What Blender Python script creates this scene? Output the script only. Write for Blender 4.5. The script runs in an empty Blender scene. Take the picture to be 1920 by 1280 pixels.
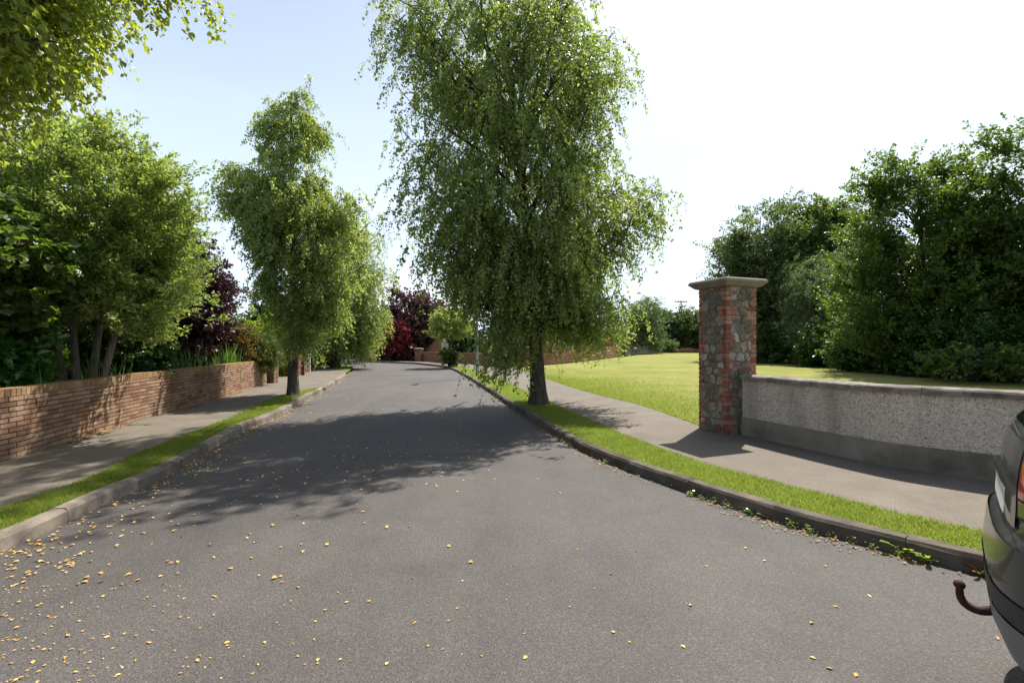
import bpy, math, random
import numpy as np
from mathutils import Vector, Matrix
from mathutils.geometry import tessellate_polygon

# ------------------------------------------------------------------ camera, world, sun, exposure
SC = bpy.context.scene
COL = SC.collection
F = 861.0      # focal length in photo pixels (1920 wide)
HZ = 645.0     # horizon row
EYE = 1.6
cam = bpy.data.objects.new("camera", bpy.data.cameras.new("camera"))
COL.objects.link(cam)
cam.location = (0, 0, EYE)
cam.rotation_euler = (math.radians(90), 0, 0)
cam.data.sensor_width = 36
cam.data.lens = 36 * F / 1920
cam.data.shift_y = 5 / 1920
cam.data.clip_start = 0.05
cam.data.clip_end = 3000
SC.camera = cam

SUN_EL, SUN_AZ = math.radians(56), math.radians(35)
sdir = Vector((math.sin(SUN_AZ) * math.cos(SUN_EL), math.cos(SUN_AZ) * math.cos(SUN_EL), math.sin(SUN_EL)))
W = bpy.data.worlds.new("World")
SC.world = W
W.use_nodes = True
nt = W.node_tree
nt.nodes.clear()
wo = nt.nodes.new("ShaderNodeOutputWorld")
bg = nt.nodes.new("ShaderNodeBackground")
sky = nt.nodes.new("ShaderNodeTexSky")
sky.sky_type = 'NISHITA'
sky.sun_disc = False
sky.sun_elevation = SUN_EL
sky.sun_rotation = SUN_AZ
sky.dust_density = 2.2
sky.air_density = 1.0
sky.ozone_density = 1.0
bg.inputs[1].default_value = 0.09
# summer haze: a pale veil that thickens towards the horizon, and faint streaks of high cloud
def wn(t, **kw):
    n = nt.nodes.new(t)
    for k, v in kw.items(): setattr(n, k, v)
    return n
tc = wn("ShaderNodeTexCoord")
sep = wn("ShaderNodeSeparateXYZ"); nt.links.new(tc.outputs['Generated'], sep.inputs[0])
vr = wn("ShaderNodeValToRGB"); nt.links.new(sep.outputs[2], vr.inputs[0])
e = vr.color_ramp.elements; e[0].position = 0.0; e[0].color = (.88, .88, .88, 1); e[1].position = .85; e[1].color = (0, 0, 0, 1)
hz = e.new(.3); hz.color = (.62, .62, .62, 1)
veil = wn("ShaderNodeMixRGB"); veil.inputs[2].default_value = (6.6, 7.7, 9.0, 1)
nt.links.new(vr.outputs[0], veil.inputs[0]); nt.links.new(sky.outputs[0], veil.inputs[1])
mp = wn("ShaderNodeMapping"); mp.inputs['Scale'].default_value = (1.0, 1.0, 5.0)
cn = wn("ShaderNodeTexNoise"); cn.inputs['Scale'].default_value = 1.9; cn.inputs['Detail'].default_value = 6
cr = wn("ShaderNodeValToRGB"); cr.color_ramp.elements[0].position = 0.50; cr.color_ramp.elements[1].position = 0.75
low = wn("ShaderNodeMapRange"); low.inputs['From Min'].default_value = .45; low.inputs['From Max'].default_value = .12; low.inputs['To Max'].default_value = .8
cm = wn("ShaderNodeMath", operation='MULTIPLY')
mx = wn("ShaderNodeMixRGB"); mx.inputs[2].default_value = (8.0, 8.3, 8.6, 1)
nt.links.new(tc.outputs['Generated'], mp.inputs[0]); nt.links.new(mp.outputs[0], cn.inputs['Vector']); nt.links.new(cn.outputs[0], cr.inputs[0])
nt.links.new(sep.outputs[2], low.inputs[0]); nt.links.new(low.outputs[0], cm.inputs[0]); nt.links.new(cr.outputs[0], cm.inputs[1])
nt.links.new(cm.outputs[0], mx.inputs[0]); nt.links.new(veil.outputs[0], mx.inputs[1])
nt.links.new(mx.outputs[0], bg.inputs[0])
nt.links.new(bg.outputs[0], wo.inputs[0])

sl = bpy.data.lights.new("sun", 'SUN')
sl.energy = 5.0
sl.angle = math.radians(0.55)
sl.color = (1.0, 0.95, 0.87)
sun = bpy.data.objects.new("sun", sl)
sun.rotation_euler = (-sdir).to_track_quat('-Z', 'Y').to_euler()
sun.location = (20, 30, 40)
COL.objects.link(sun)

SC.view_settings.view_transform = 'Standard'
SC.view_settings.look = 'None'
SC.view_settings.gamma = 1.0
SC.view_settings.exposure = 0.88
SC.render.engine = 'CYCLES'
SC.cycles.use_denoising = True
SC.cycles.max_bounces = 7
SC.cycles.diffuse_bounces = 3
SC.cycles.glossy_bounces = 3
SC.cycles.transmission_bounces = 4
SC.cycles.sample_clamp_indirect = 6

rng = np.random.default_rng(11)
random.seed(5)


# ------------------------------------------------------------------ helpers
def P(px, py, h=0.0):
    """ground point of height h seen at photo pixel"""
    Z = (EYE - h) * F / (py - HZ)
    return ((px - 960) / F * Z, Z)


def WX(px, Y):
    return (px - 960) / F * Y


def WH(py, Y):
    return EYE + (HZ - py) * Y / F


def tag(o, label=None, cat=None, group=None, kind=None):
    if label: o["label"] = label
    if cat: o["category"] = cat
    if group: o["group"] = group
    if kind: o["kind"] = kind
    return o


def empty(name, loc=(0, 0, 0), rz=0.0):
    o = bpy.data.objects.new(name, None)
    o.location = loc
    o.rotation_euler = (0, 0, rz)
    o.empty_display_size = 0.2
    COL.objects.link(o)
    return o


def build(name, V, Fc, mat, parent=None, rnd=None, smooth=False):
    """mesh from numpy verts and an (n,k) face array; rnd = per face number"""
    V = np.asarray(V, dtype=np.float32)
    Fc = np.asarray(Fc, dtype=np.int32)
    me = bpy.data.meshes.new(name)
    n, k = Fc.shape
    me.vertices.add(len(V)); me.vertices.foreach_set("co", V.ravel())
    me.loops.add(n * k); me.loops.foreach_set("vertex_index", Fc.ravel())
    me.polygons.add(n)
    me.polygons.foreach_set("loop_start", np.arange(0, n * k, k, dtype=np.int32))
    me.polygons.foreach_set("use_smooth", np.full(n, smooth))
    if rnd is not None:
        a = me.attributes.new("rnd", 'FLOAT', 'FACE')
        a.data.foreach_set("value", np.asarray(rnd, dtype=np.float32))
    me.update(calc_edges=True)
    me.validate()
    if mat: me.materials.append(mat)
    o = bpy.data.objects.new(name, me)
    COL.objects.link(o)
    if parent: o.parent = parent
    return o


BOXF = np.array([[0, 3, 2, 1], [4, 5, 6, 7], [0, 1, 5, 4], [1, 2, 6, 5], [2, 3, 7, 6], [3, 0, 4, 7]])
BOXV = np.array([[-1, -1, -1], [1, -1, -1], [1, 1, -1], [-1, 1, -1], [-1, -1, 1], [1, -1, 1], [1, 1, 1], [-1, 1, 1]], float)


class MB:
    """collects quads with a random number per piece"""
    def __init__(s): s.V = []; s.Fs = []; s.R = []; s.n = 0
    def add(s, V, Fc, r=None):
        V = np.asarray(V, float); Fc = np.asarray(Fc)
        if Fc.shape[1] == 3: Fc = np.concatenate([Fc, Fc[:, 2:3]], 1)
        s.V.append(V); s.Fs.append(Fc + s.n); s.n += len(V)
        s.R.append(np.full(len(Fc), random.random() if r is None else r))
    def box(s, c, size, ang=0.0, r=None, jit=0.0, taper=1.0):
        v = BOXV * (np.array(size) / 2)
        v[4:, :2] *= taper
        if jit: v = v + rng.normal(0, jit, v.shape)
        ca, sa = math.cos(ang), math.sin(ang)
        x = v[:, 0] * ca - v[:, 1] * sa; y = v[:, 0] * sa + v[:, 1] * ca
        s.add(np.stack([x, y, v[:, 2]], 1) + np.array(c), BOXF, r)
    def prism(s, poly, z0, z1, r=None):
        """vertical prism from a convex polygon"""
        n = len(poly)
        V = [(x, y, z0) for x, y in poly] + [(x, y, z1) for x, y in poly]
        Fc = [[i, (i + 1) % n, (i + 1) % n + n, i + n] for i in range(n)]
        c0 = len(V); V += [(sum(p[0] for p in poly) / n, sum(p[1] for p in poly) / n, z1)]
        Fc += [[i + n, (i + 1) % n + n, c0, c0] for i in range(n)]
        s.add(V, Fc, r)
    def tube(s, pts, rad, sides=8, r=None, cap=True):
        v, f = tubes_np(np.array([pts], float), np.array([rad], float), sides)
        s.add(v, f, r)
        if cap:
            for i, rr in ((0, 1), (-1, -1)):
                ring = v[:sides] if i == 0 else v[-sides:]
                c = ring.mean(0)
                V = np.concatenate([ring, c[None]])
                s.add(V, [[k, (k + 1) % sides, sides, sides] for k in range(sides)], r)
    def build(s, name, mat, parent=None, smooth=False):
        V = np.concatenate(s.V); Fc = np.concatenate(s.Fs); R = np.concatenate(s.R)
        tri = Fc[:, 2] == Fc[:, 3]
        if tri.all() or tri.any():
            me = bpy.data.meshes.new(name)
            faces = [list(map(int, f[:3])) if t else list(map(int, f)) for f, t in zip(Fc, tri)]
            me.from_pydata(V.tolist(), [], faces)
            a = me.attributes.new("rnd", 'FLOAT', 'FACE'); a.data.foreach_set("value", R.astype(np.float32))
            me.polygons.foreach_set("use_smooth", np.full(len(faces), smooth))
            me.update()
            if mat: me.materials.append(mat)
            o = bpy.data.objects.new(name, me); COL.objects.link(o)
            if parent: o.parent = parent
            return o
        return build(name, V, Fc, mat, parent, R, smooth)


def tubes_np(pts, rad, sides=5):
    """pts (N,K,3), rad (N,K) -> verts, quads"""
    N, K, _ = pts.shape
    t = np.gradient(pts, axis=1)
    t /= np.linalg.norm(t, axis=2, keepdims=True) + 1e-9
    up = np.where(np.abs(t[:, :, 2:3]) > 0.9, np.array([1.0, 0, 0]), np.array([0, 0, 1.0]))
    up = np.broadcast_to(up[:, :1], t.shape)
    a = np.cross(t, up); a /= np.linalg.norm(a, axis=2, keepdims=True) + 1e-9
    b = np.cross(t, a)
    ang = np.linspace(0, 2 * math.pi, sides, endpoint=False)
    V = pts[:, :, None] + rad[:, :, None, None] * (a[:, :, None] * np.cos(ang)[None, None, :, None] + b[:, :, None] * np.sin(ang)[None, None, :, None])
    V = V.reshape(-1, 3)
    i = np.arange(N)[:, None, None] * K * sides; j = np.arange(K - 1)[None, :, None] * sides; k = np.arange(sides)[None, None, :]
    k2 = (k + 1) % sides
    q = np.stack(np.broadcast_arrays(i + j + k, i + j + k2, i + j + sides + k2, i + j + sides + k), -1).reshape(-1, 4)
    return V, q


def spline(pts, n):
    """catmull-rom through points, resampled to n by length"""
    p = np.array(pts, float)
    p = np.concatenate([[2 * p[0] - p[1]], p, [2 * p[-1] - p[-2]]])
    out = []
    for i in range(1, len(p) - 2):
        for t in np.linspace(0, 1, 16, endpoint=False):
            a, b, c, d = p[i - 1], p[i], p[i + 1], p[i + 2]
            # centripetal-safe blend: limited tangents
            m1 = (c - a) * 0.5; m2 = (d - b) * 0.5; L = np.linalg.norm(c - b)
            for m in (m1, m2):
                l = np.linalg.norm(m)
                if l > L: m *= L / l
            h = t
            out.append((2*h**3-3*h**2+1)*b + (h**3-2*h**2+h)*m1 + (-2*h**3+3*h**2)*c + (h**3-h**2)*m2)
    out.append(p[-2])
    out = np.array(out)
    s = np.concatenate([[0], np.cumsum(np.linalg.norm(np.diff(out, axis=0), axis=1))])
    u = np.linspace(0, s[-1], n)
    return np.stack([np.interp(u, s, out[:, k]) for k in range(out.shape[1])], 1)


def sheet(name, poly, z, mat, kind="structure"):
    """flat filled polygon"""
    pts = [Vector((x, y, 0)) for x, y in poly]
    tri = tessellate_polygon([pts])
    V = [(x, y, z(x, y) if callable(z) else z) for x, y in poly]
    fs = []
    for a, b, c in tri:
        A, B, C = [np.array(V[i][:2]) for i in (a, b, c)]
        cr_ = (B - A)[0] * (C - A)[1] - (B - A)[1] * (C - A)[0]
        fs.append([a, b, c] if cr_ > 0 else [a, c, b])
    o = build(name, V, np.array(fs), mat)
    tag(o, kind=kind)
    return o


# ------------------------------------------------------------------ materials
class M_:
    def __init__(s, name):
        s.m = bpy.data.materials.new(name); s.m.use_nodes = True
        s.t = s.m.node_tree; s.t.nodes.clear()
        s.out = s.n("ShaderNodeOutputMaterial")
        s._tc = None
    def n(s, typ, **kw):
        nd = s.t.nodes.new(typ)
        for k, v in kw.items(): setattr(nd, k, v)
        return nd
    def l(s, a, b): s.t.links.new(a, b)
    def coord(s):
        if not s._tc: s._tc = s.n("ShaderNodeTexCoord")
        return s._tc.outputs['Object']
    def mapc(s, sc):
        mp = s.n("ShaderNodeMapping"); mp.inputs['Scale'].default_value = sc
        s.l(s.coord(), mp.inputs[0]); return mp.outputs[0]
    def noise(s, scale, detail=4, rough=.55, vec=None):
        n = s.n("ShaderNodeTexNoise"); n.inputs['Scale'].default_value = scale
        n.inputs['Detail'].default_value = detail; n.inputs['Roughness'].default_value = rough
        s.l(vec or s.coord(), n.inputs['Vector']); return n.outputs[0]
    def vor(s, scale, feat='F1', out='Distance', vec=None):
        n = s.n("ShaderNodeTexVoronoi", feature=feat); n.inputs['Scale'].default_value = scale
        s.l(vec or s.coord(), n.inputs['Vector']); return n.outputs[out]
    def attr(s, name="rnd"):
        a = s.n("ShaderNodeAttribute"); a.attribute_name = name; return a.outputs['Fac']
    def ramp(s, fac, stops):
        r = s.n("ShaderNodeValToRGB"); e = r.color_ramp.elements
        while len(e) < len(stops): e.new(0.5)
        for i, (p, c) in enumerate(stops):
            e[i].position = p; e[i].color = (*c, 1) if len(c) == 3 else c
        s.l(fac, r.inputs[0]); return r.outputs[0]
    def mix(s, fac, a, b, mode='MIX'):
        m = s.n("ShaderNodeMixRGB", blend_type=mode)
        for i, v in ((0, fac), (1, a), (2, b)):
            if isinstance(v, (int, float)): m.inputs[i].default_value = v
            elif isinstance(v, tuple): m.inputs[i].default_value = (*v, 1)
            else: s.l(v, m.inputs[i])
        return m.outputs[0]
    def math(s, op, a, b=0.0):
        m = s.n("ShaderNodeMath", operation=op)
        for i, v in ((0, a), (1, b)):
            if isinstance(v, (int, float)): m.inputs[i].default_value = v
            else: s.l(v, m.inputs[i])
        return m.outputs[0]
    def bump(s, h, strength=.3, dist=.01, prev=None):
        b = s.n("ShaderNodeBump"); b.inputs['Strength'].default_value = strength; b.inputs['Distance'].default_value = dist
        s.l(h, b.inputs['Height'])
        if prev: s.l(prev, b.inputs['Normal'])
        return b.outputs[0]
    def bsdf(s, color, rough=.8, spec=.3, metal=0.0, normal=None, coat=0.0):
        b = s.n("ShaderNodeBsdfPrincipled")
        for k, v in (('Base Color', color), ('Roughness', rough), ('Specular IOR Level', spec), ('Metallic', metal), ('Coat Weight', coat)):
            if isinstance(v, (int, float)): b.inputs[k].default_value = v
            elif isinstance(v, tuple): b.inputs[k].default_value = (*v, 1)
            else: s.l(v, b.inputs[k])
        if normal: s.l(normal, b.inputs['Normal'])
        return b.outputs[0]
    def done(s, sh):
        s.l(sh, s.out.inputs[0]); return s.m


def leaf_mat(name, stops, trans, tf=.42, rough=.45, spec=.35):
    if 'birch' in name or 'willow' in name:
        stops = [(p, tuple(min(.6, v * 1.22) for v in c)) for p, c in stops]; trans = tuple(min(.75, v * 1.18) for v in trans)
    m = M_(name)
    r = m.attr()
    big = m.noise(0.9, 2)
    f = m.math('ADD', m.math('MULTIPLY', r, .75), m.math('MULTIPLY', big, .3))
    c = m.ramp(f, stops)
    b = m.bsdf(c, rough, spec)
    t = m.n("ShaderNodeBsdfTranslucent")
    tcol = m.mix(1.0, m.ramp(f, [(0, (.55, .55, .55)), (1, (1, 1, 1))]), trans, 'MULTIPLY')
    m.l(tcol, t.inputs[0])
    x = m.n("ShaderNodeMixShader"); x.inputs[0].default_value = tf
    m.l(b, x.inputs[1]); m.l(t.outputs[0], x.inputs[2])
    return m.done(x.outputs[0])


def plain(name, col, rough=.7, spec=.3, metal=0.0, var=.12, scale=6, bump=0.0, coat=0.0):
    m = M_(name)
    n = m.noise(scale, 5)
    c = m.mix(m.ramp(n, [(.3, (0, 0, 0)), (.7, (1, 1, 1))]), tuple(x * (1 - var) for x in col), tuple(min(1, x * (1 + var)) for x in col))
    nrm = m.bump(m.noise(scale * 8, 4), bump, .01) if bump else None
    return m.done(m.bsdf(c, rough, spec, metal, nrm, coat))


def mat_asphalt():
    m = M_("asphalt")
    ag = m.vor(130, out='Color'); agd = m.vor(130)
    big = m.noise(.35, 5, .6); mid = m.noise(2.2, 6, .65); fine = m.noise(75, 3, .7)
    base = m.ramp(mid, [(.3, (.050, .045, .042)), (.7, (.080, .072, .067))])
    base = m.mix(m.ramp(big, [(.35, (0, 0, 0)), (.68, (1, 1, 1))]), base, (.090, .081, .075))
    spk = m.ramp(ag, [(.0, (.45, .45, .45)), (.55, (.95, .95, .95)), (.82, (1.25, 1.22, 1.2)), (1, (2.3, 2.25, 2.2))])
    c = m.mix(.75, base, spk, 'MULTIPLY')
    c = m.mix(m.ramp(fine, [(.34, (1, 1, 1)), (.46, (0, 0, 0))]), c, (.035, .033, .032))
    wave = m.noise(.9, 3, .5, m.mapc((1.3, .12, 1)))
    c = m.mix(m.ramp(wave, [(.42, (0, 0, 0)), (.62, (.5, .5, .5))]), c, m.mix(1.0, c, (1.28, 1.27, 1.24), 'MULTIPLY'))
    n = m.bump(agd, .5, .006); n = m.bump(fine, .6, .007, n)
    return m.done(m.bsdf(c, .78, .35, 0, n))


def mat_pave():
    m = M_("pavement_surface")
    mid = m.noise(1.6, 6, .65); fine = m.noise(90, 3, .7); st = m.noise(.5, 4)
    c = m.ramp(mid, [(.3, (.112, .095, .074)), (.7, (.172, .148, .116))])
    c = m.mix(m.ramp(st, [(.45, (0, 0, 0)), (.7, (1, 1, 1))]), c, (.14, .119, .097))
    ag = m.vor(150, out='Color')
    c = m.mix(.6, c, m.ramp(ag, [(0, (.6, .6, .6)), (.6, (1, 1, 1)), (1, (1.6, 1.6, 1.6))]), 'MULTIPLY')
    n = m.bump(fine, .4, .005)
    return m.done(m.bsdf(c, .88, .2, 0, n))


def mat_concrete(name, a, b, stain=(.09, .085, .07), sc=3.0, bump=.4, amt=1.0):
    m = M_(name)
    n1 = m.noise(sc, 7, .65); n2 = m.noise(sc * .35, 5, .6); f = m.noise(70, 3, .7)
    c = m.ramp(n1, [(.3, a), (.7, b)])
    c = m.mix(m.math('MULTIPLY', m.ramp(n2, [(.5, (0, 0, 0)), (.75, (1, 1, 1))]), amt), c, stain)
    c = m.mix(m.ramp(f, [(.3, (.5, .5, .5)), (.42, (0, 0, 0))]), c, stain)
    if 'kerb' in name: c = m.mix(1.0, c, m.ramp(m.attr(), [(0, (.72, .72, .70)), (1, (1.25, 1.22, 1.18))]), 'MULTIPLY')
    return m.done(m.bsdf(c, .9, .2, 0, m.bump(f, bump, .006, m.bump(n1, bump * .6, .02))))


def mat_brick(name, stops, bump=.5):
    m = M_(name)
    r = m.attr(); n = m.noise(9, 5, .65); f = m.noise(85, 3, .7)
    c = m.ramp(m.math('ADD', m.math('MULTIPLY', r, .8), m.math('MULTIPLY', n, .22)), stops)
    c = m.mix(m.ramp(n, [(.5, (0, 0, 0)), (.72, (.55, .55, .55))]), c, tuple(x * .55 for x in stops[0][1]))
    c = m.mix(m.ramp(m.noise(2.0, 5), [(.55, (0, 0, 0)), (.75, (.35, .35, .35))]), c, (.42, .37, .32))
    return m.done(m.bsdf(c, .88, .2, 0, m.bump(f, bump, .006, m.bump(m.noise(22, 4), .4, .01))))


def mat_stone():
    m = M_("rubble_stone")
    r = m.attr(); n = m.noise(14, 6, .7); f = m.noise(60, 4, .7)
    c = m.ramp(r, [(0, (.10, .085, .068)), (.05, (.10, .085, .068)), (.052, (.125, .098, .066)), (.3, (.22, .175, .122)), (.45, (.15, .132, .10)), (.7, (.27, .225, .165)), (.90, (.29, .26, .215)), (1, (.44, .41, .36))])
    c = m.mix(m.ramp(n, [(.42, (0, 0, 0)), (.65, (.75, .75, .75))]), c, m.mix(1.0, c, (.42, .38, .33), 'MULTIPLY'))
    c = m.mix(m.ramp(f, [(.58, (0, 0, 0)), (.7, (.5, .5, .5))]), c, (.36, .34, .29))
    return m.done(m.bsdf(c, .9, .2, 0, m.bump(f, .8, .008, m.bump(n, .6, .015))))


def mat_roughcast():
    m = M_("roughcast")
    v = m.vor(62, out='Color'); vd = m.vor(62); st = m.noise(1.3, 6, .65)
    stv = m.noise(1.0, 6, .6, m.mapc((2.6, 2.6, .35)))
    c = m.ramp(v, [(0, (.17, .13, .10)), (.22, (.43, .36, .29)), (.65, (.58, .50, .42)), (1, (.72, .66, .57))])
    c = m.mix(m.ramp(stv, [(.48, (0, 0, 0)), (.74, (.6, .6, .6))]), c, (.19, .155, .13))
    c = m.mix(m.ramp(st, [(.5, (0, 0, 0)), (.8, (.4, .4, .4))]), c, (.42, .34, .27))
    return m.done(m.bsdf(c, .92, .15, 0, m.bump(vd, 1.0, .012, m.bump(m.noise(30, 3), .5, .01))))


def mat_grass(name, stops, fine=60):
    m = M_(name)
    n1 = m.noise(1.1, 6, .6); n2 = m.noise(.22, 4, .6); f = m.noise(fine, 4, .75)
    st = m.noise(.6, 3, .5, m.mapc((.25, 1.3, 1)))
    n1 = m.math('ADD', m.math('MULTIPLY', n1, .75), m.math('MULTIPLY', m.noise(4.5, 5, .7), .25))
    k = m.math('ADD', m.math('ADD', m.math('MULTIPLY', n1, .30), m.math('MULTIPLY', n2, .35)), m.math('ADD', m.math('MULTIPLY', f, .25), m.math('MULTIPLY', st, .25)))
    c = m.ramp(k, stops)
    return m.done(m.bsdf(c, .9, .1, 0, m.bump(f, .8, .03)))


def mat_bark(name, a, b, white=None, wamt=.55):
    m = M_(name)
    n = m.noise(7, 6, .7, m.mapc((2.2, 2.2, .6))); v = m.vor(16, vec=m.mapc((1.6, 1.6, .45)))
    c = m.ramp(n, [(.35, a), (.65, b)])
    if white:
        w = m.noise(2.6, 5, .6, m.mapc((1.5, 1.5, 1.8)))
        c = m.mix(m.ramp(w, [(wamt, (0, 0, 0)), (wamt + .05, (1, 1, 1))]), c, white)
    return m.done(m.bsdf(c, .9, .15, 0, m.bump(v, .8, .03, m.bump(n, .7, .03))))


MAT = dict(
    asphalt=mat_asphalt(), pave=mat_pave(),
    kerb=mat_concrete("kerb_concrete", (.075, .062, .05), (.15, .125, .10), (.035, .03, .022), 6, .6),
    kerb_lit=mat_concrete("kerb_concrete_sunlit", (.13, .11, .09), (.23, .195, .16), (.06, .052, .04), 5, .6),  # lighter copy for the left kerb, sunlight on it put into the colour
    coping=mat_concrete("coping_concrete", (.12, .10, .085), (.30, .26, .225), (.055, .045, .036), 9, .8),
    plinth=mat_concrete("plinth_concrete", (.165, .145, .112), (.27, .24, .19), (.085, .075, .055), 3, .4),
    cap=mat_concrete("cap_stone", (.17, .14, .115), (.26, .22, .185), (.09, .075, .06), 3, .25, .6),
    roughcast=mat_roughcast(),
    brick=mat_brick("pink_brick", [(0, (.15, .075, .045)), (.3, (.225, .126, .078)), (.6, (.28, .172, .108)), (1, (.34, .23, .145))]),
    brick_top=mat_brick("tan_brick", [(0, (.19, .105, .055)), (.5, (.28, .17, .08)), (1, (.36, .24, .12))]),
    brick_red=mat_brick("red_brick", [(0, (.15, .05, .036)), (.4, (.25, .098, .066)), (.8, (.34, .155, .105)), (1, (.39, .22, .16))]),
    brick_far=mat_brick("brown_brick", [(0, (.20, .09, .055)), (.5, (.32, .16, .10)), (1, (.40, .24, .15))]),
    mortar=mat_concrete("mortar", (.05, .036, .030), (.085, .065, .052), (.035, .028, .024), 10),
    mortar2=mat_concrete("stone_mortar", (.10, .088, .074), (.17, .15, .125), (.06, .052, .042), 10),
    stone=mat_stone(),
    lawn=mat_grass("lawn_grass", [(.32, (.100, .130, .020)), (.5, (.150, .180, .030)), (.60, (.215, .215, .055)), (.72, (.30, .27, .10))]),
    verge=mat_grass("verge_grass", [(.3, (.05, .085, .013)), (.55, (.12, .17, .022)), (.8, (.24, .25, .06))]),
    ground=mat_grass("ground_grass", [(.3, (.05, .08, .02)), (.8, (.14, .17, .05))]),
    soil=mat_concrete("soil", (.045, .035, .025), (.09, .07, .05), (.03, .04, .015), 5, .8),
    bark_dark=mat_bark("bark_dark", (.035, .028, .022), (.095, .078, .062)),
    bark_birch=mat_bark("bark_birch", (.04, .033, .027), (.12, .10, .085), (.52, .48, .43), .60),
    bark_big=mat_bark("bark_birch_shaded", (.04, .032, .025), (.11, .09, .07), (.36, .33, .28), .66),  # big birch's bark made darker, the shade on its trunk painted in
    bark_grey=mat_bark("bark_grey", (.11, .095, .075), (.21, .185, .15)),
    blade=leaf_mat("grass_blades", [(0, (.07, .105, .014)), (.5, (.140, .185, .025)), (.85, (.235, .25, .055)), (1, (.38, .32, .15))], (.42, .53, .07), .45, .5, .25),
    l_birch=leaf_mat("birch_leaf", [(0, (.055, .082, .020)), (.5, (.115, .152, .040)), (.86, (.21, .24, .09)), (1, (.42, .40, .22))], (.42, .54, .08), 0.46, .38, .5),
    l_birch2=leaf_mat("birch_leaf_light", [(0, (.068, .10, .026)), (.5, (.14, .185, .052)), (.86, (.25, .285, .11)), (1, (.44, .43, .23))], (.46, .58, .09), 0.46, .4, .5),
    l_near=leaf_mat("birch_leaf_near", [(0, (.07, .105, .017)), (.5, (.15, .185, .035)), (.93, (.26, .28, .08)), (.985, (.45, .30, .04)), (1, (.6, .38, .03))], (.52, .62, .06), 0.46, .4, .5),
    l_willow=leaf_mat("willow_leaf", [(0, (.08, .12, .028)), (.5, (.165, .22, .055)), (1, (.34, .39, .15))], (.46, .58, .09), 0.45, .5, .35),
    l_horn=leaf_mat("hornbeam_leaf", [(0, (.016, .034, .007)), (.5, (.048, .082, .016)), (.90, (.10, .145, .03)), (1, (.28, .27, .09))], (.26, .40, .035), 0.38, .42, .45),
    l_ash=leaf_mat("ash_leaf", [(0, (.026, .048, .016)), (.5, (.065, .10, .034)), (1, (.17, .20, .09))], (.24, .34, .06), 0.38, .5, .4),
    l_grey=leaf_mat("grey_leaf", [(0, (.045, .07, .025)), (.5, (.085, .12, .045)), (1, (.16, .20, .09))], (.22, .32, .08), 0.35, .5, .35),
    l_dark=leaf_mat("dark_leaf", [(0, (.012, .035, .008)), (.5, (.03, .07, .012)), (1, (.06, .11, .02))], (.10, .20, .02), .3, .4, .45),
    l_plum=leaf_mat("plum_leaf", [(0, (.018, .008, .012)), (.5, (.038, .014, .020)), (1, (.085, .035, .035))], (.10, .025, .035), .3, .4, .45),
    l_plum2=leaf_mat("purple_maple_leaf", [(0, (.03, .014, .018)), (.5, (.06, .03, .032)), (1, (.16, .09, .075))], (.14, .05, .05), .3, .45, .4),
    l_acer=leaf_mat("red_leaf", [(0, (.10, .012, .018)), (.5, (.24, .028, .038)), (1, (.45, .10, .11))], (.50, .06, .08), .35, .5, .35),
    l_lime=leaf_mat("lime_leaf", [(0, (.10, .17, .02)), (.5, (.19, .27, .03)), (1, (.32, .36, .06))], (.45, .58, .05), .45, .5, .3),
    l_gold=leaf_mat("gold_leaf", [(0, (.16, .20, .03)), (.5, (.34, .34, .05)), (1, (.50, .46, .10))], (.5, .5, .08), .35, .5, .3),
    l_orange=leaf_mat("orange_leaf", [(0, (.035, .07, .012)), (.55, (.08, .10, .02)), (.78, (.24, .09, .02)), (1, (.36, .15, .03))], (.26, .20, .03), .35, .5, .3),
    l_glossy=leaf_mat("laurel_leaf", [(0, (.02, .06, .012)), (.5, (.045, .12, .02)), (1, (.09, .19, .03))], (.14, .38, .03), .38, .25, .6),
    l_iris=leaf_mat("iris_leaf", [(0, (.04, .11, .03)), (.5, (.08, .18, .04)), (1, (.16, .27, .06))], (.22, .42, .05), .4, .4, .4),
    l_conifer=leaf_mat("conifer_leaf", [(0, (.05, .085, .02)), (.5, (.10, .15, .03)), (1, (.21, .23, .06))], (.2, .28, .05), .25, .5, .35),
    flower=leaf_mat("white_flower", [(0, (.42, .42, .33)), (1, (.62, .60, .50))], (.4, .4, .3), .3),
    fallen=leaf_mat("fallen_leaf_yellow", [(0, (.34, .17, .05)), (.35, (.55, .32, .08)), (.7, (.66, .44, .12)), (1, (.70, .58, .25))], (.5, .35, .08), .15, .6, .3),
    litter=leaf_mat("litter", [(0, (.16, .09, .04)), (.5, (.40, .25, .09)), (1, (.58, .42, .20))], (.4, .3, .1), .15, .7, .2),
    white=plain("white_paint", (.76, .76, .74), .5), cream=plain("cream_render", (.52, .46, .38), .85, var=.08),
    roof=plain("roof_tiles", (.17, .115, .085), .8, var=.3, scale=3, bump=.4),
    roof2=plain("brown_roof_tiles", (.30, .19, .11), .8, var=.25, scale=3, bump=.4),
    glass=plain("window_glass", (.03, .035, .04), .08, .6, var=.3, scale=1),
    galv=plain("galvanised_steel", (.34, .345, .345), .45, .5, .6), wood=plain("pole_wood", (.16, .13, .10), .9),
    greybox=plain("grey_box", (.45, .46, .47), .6), logs=plain("cut_branches", (.34, .19, .11), .9, var=.35, scale=2),
)


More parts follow.
